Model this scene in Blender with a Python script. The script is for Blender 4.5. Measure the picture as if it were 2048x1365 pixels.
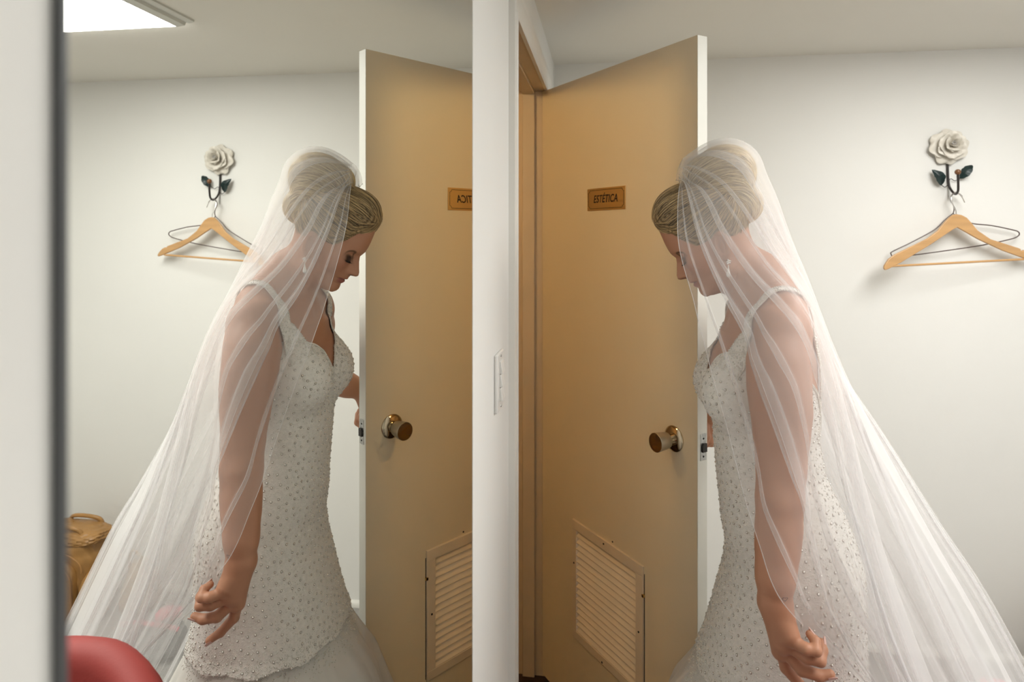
import bpy, bmesh, math, random
import numpy as np
from mathutils import Vector, Matrix
random.seed(4); RNG = np.random.default_rng(7)
for o in list(bpy.data.objects): bpy.data.objects.remove(o)
SC = bpy.context.scene; COL = SC.collection
ZC = 1.63                                   # camera height above the room's floor; shapes below are measured from camera level

# ------------------------------------------------------------------ camera, world, exposure
cam = bpy.data.cameras.new('camera'); camo = bpy.data.objects.new('camera', cam); COL.objects.link(camo)
camo.location = (0.21065, 0, ZC); camo.rotation_euler = (math.pi/2, 0, math.radians(7.96))
cam.sensor_fit = 'HORIZONTAL'; cam.sensor_width = 36; cam.lens = 1262.87/2048*36
cam.shift_x = -11.2/2048; cam.shift_y = -214.3/2048; cam.clip_start = 0.02
cam.dof.use_dof = True; cam.dof.focus_distance = 1.45; cam.dof.aperture_fstop = 4.0
SC.camera = camo
wd = bpy.data.worlds.new('world'); SC.world = wd; wd.use_nodes = True
wd.node_tree.nodes['Background'].inputs[0].default_value = (0.9, 0.95, 1, 1); wd.node_tree.nodes['Background'].inputs[1].default_value = 0.0
SC.view_settings.view_transform = 'Standard'; SC.view_settings.look = 'None'
SC.view_settings.exposure = 0.0; SC.view_settings.gamma = 1; SC.view_settings.use_curve_mapping = False
SC.cycles.use_light_tree = False; SC.cycles.max_bounces = 5; SC.cycles.diffuse_bounces = 4; SC.cycles.glossy_bounces = 4; SC.cycles.transmission_bounces = 2; SC.cycles.transparent_max_bounces = 20; SC.cycles.use_adaptive_sampling = True; SC.cycles.adaptive_threshold = .08; SC.cycles.adaptive_min_samples = 16
LAMP_POWER = 13.8; HALL_POWER = 47.0

# ------------------------------------------------------------------ materials
MATS = {}
def mat(name, color=(.8,.8,.8), rough=.5, metal=0., bump=0., bscale=200., var=0., vscale=6., attr=None, sss=0., coat=0., spec=.5, trans=0., sheen=0., stretch=None):
    m = bpy.data.materials.new(name); m.use_nodes = True; nt = m.node_tree; N = nt.nodes; L = nt.links
    b = N['Principled BSDF']; MATS[name] = m
    b.inputs['Base Color'].default_value = (*color, 1); b.inputs['Roughness'].default_value = rough; b.inputs['Metallic'].default_value = metal
    b.inputs['Specular IOR Level'].default_value = spec
    if coat: b.inputs['Coat Weight'].default_value = coat; b.inputs['Coat Roughness'].default_value = .15
    if sss: b.inputs['Subsurface Weight'].default_value = sss; b.inputs['Subsurface Radius'].default_value = (.012,.005,.003); b.inputs['Subsurface Scale'].default_value = 1.0
    if sheen: b.inputs['Sheen Weight'].default_value = sheen
    tc = N.new('ShaderNodeTexCoord'); src = tc.outputs['Object']
    if stretch:
        mp = N.new('ShaderNodeMapping'); mp.inputs['Scale'].default_value = stretch; L.new(src, mp.inputs[0]); src = mp.outputs[0]
    csrc = None
    if attr:
        a = N.new('ShaderNodeAttribute'); a.attribute_name = attr; csrc = a.outputs['Color']
    if var:
        n = N.new('ShaderNodeTexNoise'); n.inputs['Scale'].default_value = vscale; n.inputs['Detail'].default_value = 5; L.new(src, n.inputs['Vector'])
        mr = N.new('ShaderNodeMapRange'); mr.inputs['From Min'].default_value = .3; mr.inputs['From Max'].default_value = .7
        mr.inputs['To Min'].default_value = 1-var; mr.inputs['To Max'].default_value = 1+var; L.new(n.outputs['Fac'], mr.inputs['Value'])
        mx = N.new('ShaderNodeVectorMath'); mx.operation = 'SCALE'; L.new(mr.outputs[0], mx.inputs['Scale'])
        if csrc: L.new(csrc, mx.inputs[0])
        else: mx.inputs[0].default_value = color
        csrc = mx.outputs[0]
    if csrc: L.new(csrc, b.inputs['Base Color'])
    if bump:
        n2 = N.new('ShaderNodeTexNoise'); n2.inputs['Scale'].default_value = bscale; n2.inputs['Detail'].default_value = 4; L.new(src, n2.inputs['Vector'])
        bp = N.new('ShaderNodeBump'); bp.inputs['Strength'].default_value = bump; bp.inputs['Distance'].default_value = .002
        L.new(n2.outputs['Fac'], bp.inputs['Height']); L.new(bp.outputs[0], b.inputs['Normal'])
    return m
def emit(name, color, strength):
    m = bpy.data.materials.new(name); m.use_nodes = True; nt = m.node_tree; nt.nodes.clear()
    e = nt.nodes.new('ShaderNodeEmission'); e.inputs[0].default_value = (*color,1); e.inputs[1].default_value = strength
    o = nt.nodes.new('ShaderNodeOutputMaterial'); nt.links.new(e.outputs[0], o.inputs[0]); MATS[name] = m; return m
def sheer(name, color, alpha, edge, blend=.35):
    """thin net cloth: holes let light straight through, threads scatter it; the net closes up where it is seen along its surface"""
    m = bpy.data.materials.new(name); m.use_nodes = True; nt = m.node_tree; N = nt.nodes; L = nt.links; N.clear()
    t = N.new('ShaderNodeBsdfTransparent'); d = N.new('ShaderNodeBsdfDiffuse'); tr = N.new('ShaderNodeBsdfTranslucent')
    d.inputs[0].default_value = (*color,1); tr.inputs[0].default_value = (*color,1)
    ms = N.new('ShaderNodeMixShader'); ms.inputs[0].default_value = .45; L.new(d.outputs[0], ms.inputs[1]); L.new(tr.outputs[0], ms.inputs[2])
    lw = N.new('ShaderNodeLayerWeight'); lw.inputs[0].default_value = blend
    mr = N.new('ShaderNodeMapRange'); mr.inputs['To Min'].default_value = alpha; mr.inputs['To Max'].default_value = edge; L.new(lw.outputs['Facing'], mr.inputs['Value'])
    m2 = N.new('ShaderNodeMixShader'); L.new(mr.outputs[0], m2.inputs[0]); L.new(t.outputs[0], m2.inputs[1]); L.new(ms.outputs[0], m2.inputs[2])
    o = N.new('ShaderNodeOutputMaterial'); L.new(m2.outputs[0], o.inputs[0]); MATS[name] = m; return m

mat('wall', (.82,.815,.785), .75, bump=.08, bscale=180, var=.015, vscale=2)
mat('ceiling', (.80,.78,.72), .85, bump=.06, bscale=120, var=.02, vscale=1.5)
mat('floor', (.30,.285,.27), .35, var=.10, vscale=4, bump=.03, bscale=60)
mat('baseboard', (.74,.73,.68), .5, var=.05, vscale=20)
mat('trim', (.80,.78,.73), .4, bump=.03, bscale=90)
mat('jamb', (.70,.58,.42), .45, var=.03, vscale=8)
mat('door_paint', (.81,.70,.51), .42, bump=.05, bscale=140, var=.025, vscale=3)
mat('door_edge', (.80,.79,.72), .45, var=.02, vscale=12)
mat('vent_paint', (.80,.68,.52), .35, var=.03, vscale=20)
mat('gap_shade', (.02,.018,.015), .8)
mat('brass', (.72,.50,.22), .12, metal=1.)
mat('knob_chrome', (.62,.52,.38), .08, metal=1.)
mat('knob_side', (.52,.46,.36), .38, metal=1.)
mat('steel', (.52,.52,.50), .35, metal=1., var=.2, vscale=150)
mat('dark_metal', (.05,.045,.04), .4, metal=.6)
mat('plaque', (.80,.56,.26), .42, metal=1., bump=.15, bscale=60, stretch=(.3,1,30))
mat('ink', (.02,.008,.004), .6)
mat('mirror', (.93,.94,.90), 0.0, metal=1.)
mat('mirror_edge', (.10,.105,.11), .35)
mat('plastic_white', (.80,.79,.76), .35)
mat('rose_enamel', (.72,.68,.60), .45, var=.06, vscale=40, bump=.05, bscale=200)
mat('rose_heart', (.50,.49,.48), .3, metal=.5)
mat('iron', (.018,.013,.011), .38)
mat('leaf_green', (.004,.020,.019), .4, var=.35, vscale=60, bump=.1, bscale=150)
mat('wood_bead', (.17,.07,.025), .35)
mat('hanger_wood', (.56,.32,.13), .32, var=.10, vscale=18, stretch=(.25,1,3), coat=.3)
mat('wire_brown', (.055,.025,.018), .35)
mat('chrome', (.7,.68,.66), .15, metal=1.)
mat('red_leather', (.36,.048,.042), .62, bump=.12, bscale=260, var=.05, vscale=9)
mat('red_dark', (.28,.02,.02), .5)
mat('black_plastic', (.02,.02,.02), .4)
mat('tan_leather', (.36,.19,.06), .42, bump=.25, bscale=70, var=.12, vscale=14)
mat('tan_seam', (.36,.18,.055), .5)
mat('brown_weave', (.36,.23,.12), .8, bump=.4, bscale=220, var=.25, vscale=45)
mat('grey_fabric', (.22,.215,.22), .75, bump=.2, bscale=300, var=.06, vscale=10)
mat('pink_fabric', (.72,.17,.22), .8, bump=.2, bscale=300)
mat('hall_wall', (.62,.48,.32), .7, var=.03, vscale=3)
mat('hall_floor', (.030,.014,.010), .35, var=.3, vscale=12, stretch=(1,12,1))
mat('hole', (.01,.01,.01), .8)
mat('skin', (.5,.28,.18), .48, attr='tint', bump=.015, bscale=300, spec=.4)
mat('hair_base', (.30,.215,.12), .5, attr='tint', bump=.1, bscale=120)
mat('hair_strand', (.5,.4,.25), .34, attr='tint', spec=.7)
mat('lace', (.83,.80,.75), .75, bump=.5, bscale=330, var=.07, vscale=130, sheen=.3)
mat('crystal', (.95,.93,.89), .12, metal=.4, coat=.8)
mat('crystal_set', (.36,.31,.24), .35, metal=.4)
mat('seed_bead', (.80,.77,.70), .15, spec=.9, coat=.6)
mat('skirt_lining', (.86,.83,.78), .85, bump=.15, bscale=90)
mat('lash', (.012,.008,.007), .5)
mat('tattoo', (.06,.05,.06), .6)
mat('nail', (.72,.46,.40), .2, coat=.6)
mat('lamp_frame', (.62,.62,.57), .35)
sheer('tulle_veil', (.97,.96,.96), .226, .50, .12)
sheer('tulle_hem', (.92,.91,.90), .55, .85)
sheer('tulle_skirt', (.96,.94,.90), .50, .92, .25)
emit('lamp_panel', (1,.99,.955), LAMP_POWER)
emit('hall_lamp', (1,.70,.34), HALL_POWER)

# ------------------------------------------------------------------ object helpers
class MB:
    def __init__(s): s.v = []; s.f = []
    def add(s, v, f):
        o = len(s.v); s.v += [tuple(map(float,p)) for p in v]; s.f += [tuple(i+o for i in q) for q in f]; return s
    def box(s, a, b):
        (x0,y0,z0),(x1,y1,z1) = a,b
        return s.add([(x0,y0,z0),(x1,y0,z0),(x1,y1,z0),(x0,y1,z0),(x0,y0,z1),(x1,y0,z1),(x1,y1,z1),(x0,y1,z1)],
                     [(0,3,2,1),(4,5,6,7),(0,1,5,4),(1,2,6,5),(2,3,7,6),(3,0,4,7)])
    def tube(s, pts, r, n=10, closed=False, caps=True):
        P = [Vector(p) for p in pts]; m = len(P); R = r if hasattr(r,'__len__') else [r]*m
        rings = []; up = None
        for i in range(m):
            a = P[i-1] if (i > 0 or closed) else P[i]; b = P[(i+1) % m] if (i < m-1 or closed) else P[i]
            t = (b-a).normalized()
            if up is None: up = Vector((0,0,1)) if abs(t.z) < .9 else Vector((1,0,0))
            x = (up - t*up.dot(t)).normalized(); y = t.cross(x); up = x
            rings.append([P[i] + (x*math.cos(2*math.pi*k/n) + y*math.sin(2*math.pi*k/n))*R[i] for k in range(n)])
        V = [q for rg in rings for q in rg]; Fc = []
        for i in range(m if closed else m-1):
            j = (i+1) % m
            for k in range(n): Fc.append((i*n+k, i*n+(k+1)%n, j*n+(k+1)%n, j*n+k))
        if caps and not closed: Fc += [tuple(range(n-1,-1,-1)), tuple((m-1)*n+k for k in range(n))]
        return s.add(V, Fc)
    def lathe(s, prof, c, axis, n=32):
        """prof: (radius, distance along axis)"""
        c = Vector(c); t = Vector(axis).normalized(); x = t.orthogonal().normalized(); y = t.cross(x); V = []; Fc = []
        for r, h in prof:
            for k in range(n):
                a = 2*math.pi*k/n; V.append(c + t*h + (x*math.cos(a)+y*math.sin(a))*max(r,1e-5))
        for i in range(len(prof)-1):
            for k in range(n): Fc.append((i*n+k, i*n+(k+1)%n, (i+1)*n+(k+1)%n, (i+1)*n+k))
        Fc += [tuple(range(n-1,-1,-1)), tuple((len(prof)-1)*n+k for k in range(n))]
        return s.add(V, Fc)
    def prism(s, pts, d):
        """pts: planar polygon of 3D points, extruded by vector d"""
        n = len(pts); d = Vector(d); P = [Vector(p) for p in pts]
        return s.add(P + [p+d for p in P], [tuple(range(n-1,-1,-1)), tuple(range(n,2*n))] + [(i,(i+1)%n,n+(i+1)%n,n+i) for i in range(n)])
    def ball(s, c, r, n=12, m=8):
        r = r if hasattr(r,'__len__') else (r,r,r); V = [(c[0],c[1],c[2]+r[2])]; Fc = []
        for i in range(1,m):
            a = math.pi*i/m
            for k in range(n):
                b = 2*math.pi*k/n; V.append((c[0]+r[0]*math.sin(a)*math.cos(b), c[1]+r[1]*math.sin(a)*math.sin(b), c[2]+r[2]*math.cos(a)))
        V.append((c[0],c[1],c[2]-r[2]))
        for k in range(n): Fc.append((0,1+k,1+(k+1)%n))
        for i in range(m-2):
            for k in range(n): Fc.append((1+i*n+k,1+(i+1)*n+k,1+(i+1)*n+(k+1)%n,1+i*n+(k+1)%n))
        e = len(V)-1
        for k in range(n): Fc.append((e,1+(m-2)*n+(k+1)%n,1+(m-2)*n+k))
        return s.add(V, Fc)

def tag(o, label=None, cat=None, group=None, kind=None):
    if label: o['label'] = label
    if cat: o['category'] = cat
    if group: o['group'] = group
    if kind: o['kind'] = kind
    return o
def fastmesh(name, V, F):
    """V (n,3) array, F (m,k) array of equal-length polygons"""
    me = bpy.data.meshes.new(name); V = np.asarray(V, np.float32); F = np.asarray(F, np.int32); k = F.shape[1]
    me.vertices.add(len(V)); me.vertices.foreach_set('co', V.ravel())
    me.loops.add(F.size); me.loops.foreach_set('vertex_index', F.ravel())
    me.polygons.add(len(F)); me.polygons.foreach_set('loop_start', np.arange(0, F.size, k, dtype=np.int32))
    me.update(calc_edges=True); me.validate(); return me
def link(name, me, m, parent=None, origin=None, smooth=True, bevel=0., seg=2, auto=None):
    o = bpy.data.objects.new(name, me); COL.objects.link(o)
    if m: me.materials.append(MATS[m] if isinstance(m,str) else m)
    if parent is not None: o.parent = parent
    if origin is not None: o.location = origin
    if smooth: me.polygons.foreach_set('use_smooth', np.ones(len(me.polygons), bool))
    if auto is not None and hasattr(me,'set_sharp_from_angle'): me.set_sharp_from_angle(angle=math.radians(auto))
    if bevel:
        b = o.modifiers.new('bevel','BEVEL'); b.width = bevel; b.segments = seg; b.limit_method = 'ANGLE'; b.angle_limit = math.radians(35)
    return o
ORG = {}
def obj(name, mb, m, parent=None, base=None, **k):
    """mb in camera-level coordinates (z measured from the camera). base: origin of a top-level object (same coordinates)"""
    if parent is not None: org = ORG[parent.name]
    else: org = Vector(base) if base is not None else Vector((0,0,-ZC))
    V = [(p[0]-org.x, p[1]-org.y, p[2]-org.z) for p in mb.v]
    me = bpy.data.meshes.new(name); me.from_pydata(V, [], mb.f); me.update()
    bm = bmesh.new(); bm.from_mesh(me); bmesh.ops.recalc_face_normals(bm, faces=bm.faces); bm.to_mesh(me); bm.free()
    k.setdefault('auto', 40)
    o = link(name, me, m, parent, None if parent is not None else (org.x, org.y, org.z+ZC), **k)
    ORG[o.name] = org; return o
def empty(name, base):
    o = bpy.data.objects.new(name, None); COL.objects.link(o); o.location = (base[0], base[1], base[2]+ZC); o.empty_display_size = .05
    ORG[o.name] = Vector(base); return o
def struct(name, mb, m, **k): return tag(obj(name, mb, m, **k), kind='structure')
def smooth_path(pts, n=8):
    """Catmull-Rom through points"""
    P = [Vector(p) for p in pts]; out = []
    for i in range(len(P)-1):
        a = P[i-1] if i else P[0]*2-P[1]; b, c = P[i], P[i+1]; d = P[i+2] if i+2 < len(P) else P[-1]*2-P[-2]
        for k in range(n):
            t = k/n; out.append(.5*((2*b)+(c-a)*t+(2*a-5*b+4*c-d)*t*t+(3*b-a-3*c+d)*t**3))
    return out+[P[-1]]

# ------------------------------------------------------------------ the room
FL, CE, HF = -1.63, .7093, -1.585
YB, YN, XR = 2.642, -1.35, 2.75
WX = -.004                                   # face of the mirror wall
OY0, OY1, OZ = 1.470, 2.272, .530            # rough door opening
struct('floor', MB().box((-.06,YN-.1,FL-.08),(XR+.1,YB+.1,FL)), 'floor', smooth=False)
struct('ceiling', MB().box((-.125,YN-.1,CE),(XR+.1,YB+.1,CE+.08)), 'ceiling', smooth=False)
struct('wall_back', MB().box((-.125,YB,FL),(XR+.1,YB+.1,CE)), 'wall', smooth=False)
struct('wall_right', MB().box((XR,YN,FL),(XR+.1,YB,CE)), 'wall', smooth=False)
struct('wall_front', MB().box((-.125,YN-.1,FL),(XR+.1,YN,CE)), 'wall', smooth=False)
struct('wall_left', MB().box((-.125,YN,FL),(WX,OY0,CE)).box((-.125,OY0,OZ),(WX,OY1,CE)).box((-.125,OY1,FL),(WX,YB,CE)), 'wall', smooth=False)
bb = MB().prism([(.0,YB,FL),(.0,YB-.016,FL),(.0,YB-.016,FL+.012),(.0,YB-.010,FL+.022),(.0,YB,FL+.026)], (XR,0,0))
struct('baseboard_back', bb, 'baseboard', smooth=False)
struct('baseboard_right', MB().prism([(XR,YN,FL),(XR-.016,YN,FL),(XR-.016,YN,FL+.012),(XR-.010,YN,FL+.022),(XR,YN,FL+.026)], (0,YB-YN-.016,0)), 'baseboard', smooth=False)
# hall beyond the doorway
struct('floor_hall_shade_sill', MB().box((-1.7,.2,FL-.08),(-.06,3.6,HF)).box((-.06,OY0,FL),(WX,OY1,HF)).box((WX,1.49,FL),(.055,2.25,HF)), 'hall_floor', smooth=False)  # last box: dark sill added in the room for the shade under the door
struct('ceiling_hall', MB().box((-1.7,.2,CE),(-.125,3.6,CE+.08)), 'hall_wall', smooth=False)
struct('wall_hall_far', MB().box((-1.8,.2,HF),(-1.7,3.6,CE)), 'hall_wall', smooth=False)
struct('wall_hall_end', MB().box((-1.7,3.5,HF),(-.125,3.6,CE)), 'hall_wall', smooth=False)
struct('wall_hall_near', MB().box((-1.7,.1,HF),(-.125,.2,CE)), 'hall_wall', smooth=False)
# door lining with stops
jb = MB().box((-.128,OY0,HF),(WX+.001,1.492,.512)).box((-.128,2.252,HF),(WX+.001,OY1,.512)).box((-.128,OY0,.512),(WX+.001,OY1,OZ))
jb.box((-.085,1.492,HF),(-.042,1.503,.500)).box((-.085,2.240,HF),(-.042,2.252,.500)).box((-.085,1.492,.500),(-.042,2.252,.512))
struct('trim_1', jb, 'jamb', smooth=False, bevel=.0015)
def casing_profile(a):      # distance outward from the opening, thickness
    return [(0,0),(0,.010),(.006,.013),(.010,.0125),(.012,.010),(.050,.012),(.054,.015),(.066,.017),(.074,.014),(.076,0)]
def casing(y_in0, y_in1, z_in, zb):
    pr = casing_profile(0); m = MB(); V = []; n = len(pr)
    for corner in range(4):
        for d, t in pr:
            if corner == 0: V.append((WX+t, y_in0-d, zb))
            elif corner == 1: V.append((WX+t, y_in0-d, z_in+d))
            elif corner == 2: V.append((WX+t, y_in1+d, z_in+d))
            else: V.append((WX+t, y_in1+d, zb))
    F = [(c*n+i, c*n+(i+1)%n, (c+1)*n+(i+1)%n, (c+1)*n+i) for c in range(3) for i in range(n)]
    F += [tuple(range(n)), tuple(range(3*n,4*n))]
    return m.add(V, F)
struct('trim_2', casing(1.466, 2.268, .508, FL), 'trim', smooth=False)

# mirror on the left wall
mr = MB().box((WX,.2215,FL+.03),(0,.9875,CE-.02))
mo = obj('wall_mirror', mr, 'mirror', base=(WX,.6,FL+.03), smooth=False)
tag(mo, 'tall frameless wall mirror reflecting the bride and the open door', 'mirror')
obj('edge_strip', MB().box((WX,.2192,FL+.03),(.0012,.2215,CE-.02)), 'mirror_edge', mo, smooth=False)['label'] = 'dark strip along the near edge of the mirror'
obj('edge_strip', MB().box((WX,.9875,FL+.03),(.0005,.9885,CE-.02)), 'plastic_white', mo, smooth=False)

# ceiling light
LX0, LX1, LY0, LY1 = 1.203, 1.803, .10, 1.925  # real lamp; its unseen near end is lengthened to light the door front
cl = empty('ceiling_light', ((LX0+LX1)/2,(LY0+LY1)/2,CE))
tag(cl, 'bright white fluorescent panel on the ceiling, far end seen in the mirror', 'ceiling light')
fr = MB().box((LX0-.02,LY0-.02,CE-.004),(LX1+.02,LY1+.004,CE))
obj('back_plate', fr, 'lamp_frame', cl, smooth=False)
for s in (0,1):
    x0 = LX0-.062 if s == 0 else LX1
    pr = [(x0,LY0,CE),(x0,LY0,CE-.006),(x0+.016,LY0,CE-.010),(x0+.030,LY0,CE-.007),(x0+.034,LY0,CE-.016),(x0+.062,LY0,CE-.020),(x0+.062,LY0,CE)]
    obj('side_rail', MB().prism(pr,(0,LY1-LY0,0)), 'lamp_frame', cl, smooth=False)
obj('diffuser', MB().box((LX0+.001,LY0,CE-.018),(LX1-.001,LY1,CE-.0045)), 'lamp_panel', cl, smooth=False)
# hall lamp
hl = empty('hall_lamp', (-.75,1.25,CE)); tag(hl, 'warm round ceiling lamp in the hall beyond the door', 'ceiling light')
obj('base', MB().lathe([(.07,0),(.07,.02),(.05,.03)], (-.75,1.25,CE), (0,0,-1)), 'brass', hl)
obj('globe', MB().ball((-.75,1.25,CE-.12), .095, 20, 14), 'hall_lamp', hl)

# ------------------------------------------------------------------ door leaf (local: x from hinge to free edge, y into the room side, z up)
DW, DT, DH = .7427, .034, 2.080
ang = -.9106; hinge = (-.0130, 2.2452, -1.5717)
class Local(MB): pass
def dobj(name, mb, m, parent, **k):
    me = bpy.data.meshes.new(name); me.from_pydata(mb.v, [], mb.f); me.update()
    bm = bmesh.new(); bm.from_mesh(me); bmesh.ops.recalc_face_normals(bm, faces=bm.faces); bm.to_mesh(me); bm.free()
    k.setdefault('auto', 40); return link(name, me, m, parent, **k)
VX0, VX1, VZ0, VZ1 = .1930, .5400, .2440, .6310     # ventilation grille
IX0, IX1, IZ0, IZ1 = .2140, .5090, .2700, .6000
lf = MB().box((0,0,0),(VX0+.008,DT,DH)).box((VX1-.008,0,0),(DW-.0015,DT,DH)).box((VX0+.008,0,0),(VX1-.008,DT,VZ0+.008)).box((VX0+.008,0,VZ1-.008),(VX1-.008,DT,DH))
dr = dobj('door_1', lf, 'door_paint', None, smooth=False); dr.location = (hinge[0],hinge[1],hinge[2]+ZC); dr.rotation_euler = (0,0,ang)
tag(dr, 'beige door standing ajar with brass knob, plaque and louvred vent', kind='structure')
dobj('edge_band', MB().box((DW-.0015,.0004,.0),(DW,DT-.0004,DH)), 'door_edge', dr, smooth=False)['label'] = 'white painted free edge of the door'
vg = dobj('vent_grille', MB().prism([(VX0,-.006,VZ0),(VX1,-.006,VZ0),(VX1,-.006,IZ0),(VX0,-.006,IZ0)],(0,.008,0)).prism([(VX0,-.006,IZ1),(VX1,-.006,IZ1),(VX1,-.006,VZ1),(VX0,-.006,VZ1)],(0,.008,0))
    .box((VX0,-.006,IZ0),(IX0,.002,IZ1)).box((IX1,-.006,IZ0),(VX1,.002,IZ1))
    .box((IX0-.004,.002,IZ0-.004),(IX0,.028,IZ1+.004)).box((IX1,.002,IZ0-.004),(IX1+.004,.028,IZ1+.004)), 'vent_paint', dr, smooth=False, bevel=.0012)
vg['label'] = 'louvred metal ventilation grille low on the door'
ns = 16; pitch = (IZ1-IZ0)/ns
sm = MB().prism([(IX0-.001,-.0045,-.004),(IX0-.001,-.0045,-.0015),(IX0-.001,.020,.0195),(IX0-.001,.020,.017)], (IX1-IX0+.002,0,0))
first = None
for i in range(ns):
    if first is None: s_ = dobj('slat', sm, 'vent_paint', vg, smooth=False); first = s_
    else: s_ = bpy.data.objects.new('slat', first.data); COL.objects.link(s_); s_.parent = vg
    s_.location = (0,0,IZ0+.004+i*pitch)
dobj('shade_strip', MB().box((VX1-.0002,-.0008,VZ0+.004),(VX1+.0022,.0004,VZ1-.022)), 'gap_shade', vg, smooth=False)  # solid dark strip painting the shade beside the lifted frame edge
for x, z in ((DW-.3818,.6195),(DW-.2197,.4375),(DW-.3894,.2510),(VX0+.010,.49)):
    dobj('screw', MB().lathe([(.0030,0),(.0030,.0012),(.0012,.0018)], (x,-.006,z), (0,-1,0), 10), 'dark_metal', vg)
dobj('clip', MB().box((VX1-.003,-.0075,.545),(VX1+.004,-.001,.553)), 'brass', vg, smooth=False)
dobj('screw', MB().lathe([(.0028,0),(.0028,.001)], (DW-.345,-.0002,.640), (0,-1,0), 10), 'dark_metal', vg)
# brass plaque
px0, px1, pz0, pz1 = .2726, .4595, 1.6448, 1.7142
pq = dobj('name_plaque', MB().box((px0,-.0028,pz0),(px1,0,pz1)), 'plaque', dr, smooth=False, bevel=.0006)
pq['label'] = 'brass name plaque reading ESTÉTICA'
def frame_line(i, c, t):
    a, b, c0, d = px0+i, px1-i, pz0+i, pz1-i
    arc = []
    for cx, cz, a0 in ((a,c0,0),(b,c0,90),(b,d,180),(a,d,270)):
        pts = [(cx+c*math.cos(math.radians(a0+90-k*15)), cz+c*math.sin(math.radians(a0+90-k*15))) for k in range(7)]
        arc += pts
    return [(x,-.0030,z) for x, z in arc]
dobj('border', MB().tube(frame_line(.0062,.0075,0), .00065, 6, closed=True), 'ink', pq)
tcu = bpy.data.curves.new('lettering','FONT'); tcu.body = 'ESTÉTICA'; tcu.size = .0335; tcu.shear = .22; tcu.extrude = .0003; tcu.align_x = 'CENTER'; tcu.space_character = 1.06; tcu.offset = .0004
tob = bpy.data.objects.new('tmp_text', tcu); COL.objects.link(tob); bpy.context.view_layer.update()
tme = bpy.data.meshes.new_from_object(tob.evaluated_get(bpy.context.evaluated_depsgraph_get())); bpy.data.objects.remove(tob)
xs = [v.co.x for v in tme.vertices]; kx = .1175/(max(xs)-min(xs)); xm = (max(xs)+min(xs))/2
for v in tme.vertices: v.co = Vector(((px0+px1)/2-.0005+(v.co.x-xm)*kx, -.0030-v.co.z, 1.6692+v.co.y))
tme.materials.clear(); link('lettering', tme, 'ink', pq, smooth=False)
# knobs, both sides
for side in (-1, 1):
    y0 = 0 if side < 0 else DT; c = (DW-.0838, y0, 1.0257); ax = (0,side,0)
    kn = dobj('door_knob', MB().lathe([(.014,.004),(.014,.020),(.0165,.024)], c, ax, 28), 'knob_chrome', dr)
    dobj('rosette', MB().lathe([(.0345,0),(.0345,.003),(.032,.0055),(.024,.009),(.0165,.011),(.014,.011)], c, ax, 40), 'knob_chrome', kn)
    dobj('knob_sleeve', MB().lathe([(.0165,.024),(.0205,.026),(.0222,.034),(.0250,.062),(.0254,.066),(.0246,.0668)], c, ax, 40), 'knob_side', kn)
    dobj('knob_face', MB().lathe([(.0246,.0668),(.0225,.0655),(.016,.0605),(.0085,.0578),(.0065,.0590),(.0050,.0605),(.0004,.0608)], c, ax, 40), 'brass', kn)
lp = dobj('latch_plate', MB().box((DW-.0002,.0085,.9905),(DW+.0012,.0305,1.0592)), 'steel', dr, smooth=False, bevel=.0008)
dobj('latch_bolt', MB().prism([(DW+.001,.0125,1.012),(DW+.001,.0285,1.012),(DW+.001,.0285,1.034),(DW+.001,.0165,1.034),(DW+.001,.0125,1.029)],(.005,0,0)), 'dark_metal', lp, smooth=False, bevel=.001)
for z in (1.0005,1.0465): dobj('screw', MB().lathe([(.0026,0),(.0026,.0006)], (DW+.0011,.0195,z), (1,0,0), 12), 'hole', lp)

# light switch
sw = empty('light_switch', (WX,1.245,-.29)); tag(sw, 'white three-rocker light switch on the wall beside the door frame', 'light switch')
obj('plate', MB().box((WX,1.205,-.350),(WX+.007,1.283,-.236)), 'plastic_white', sw, smooth=False, bevel=.003, seg=3)
for i in range(3):
    zc = -.2645-i*.0265
    obj('rocker', MB().prism([(WX+.007,1.229,zc-.0125),(WX+.0135,1.229,zc-.0115),(WX+.0095,1.229,zc+.0115),(WX+.007,1.229,zc+.0125)],(0,.030,0)), 'plastic_white', sw, smooth=False, bevel=.0008)
for z in (-.243,-.343): obj('screw', MB().lathe([(.0028,0),(.0022,.0012)], (WX+.007,1.244,z), (1,0,0), 10), 'steel', sw)

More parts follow.
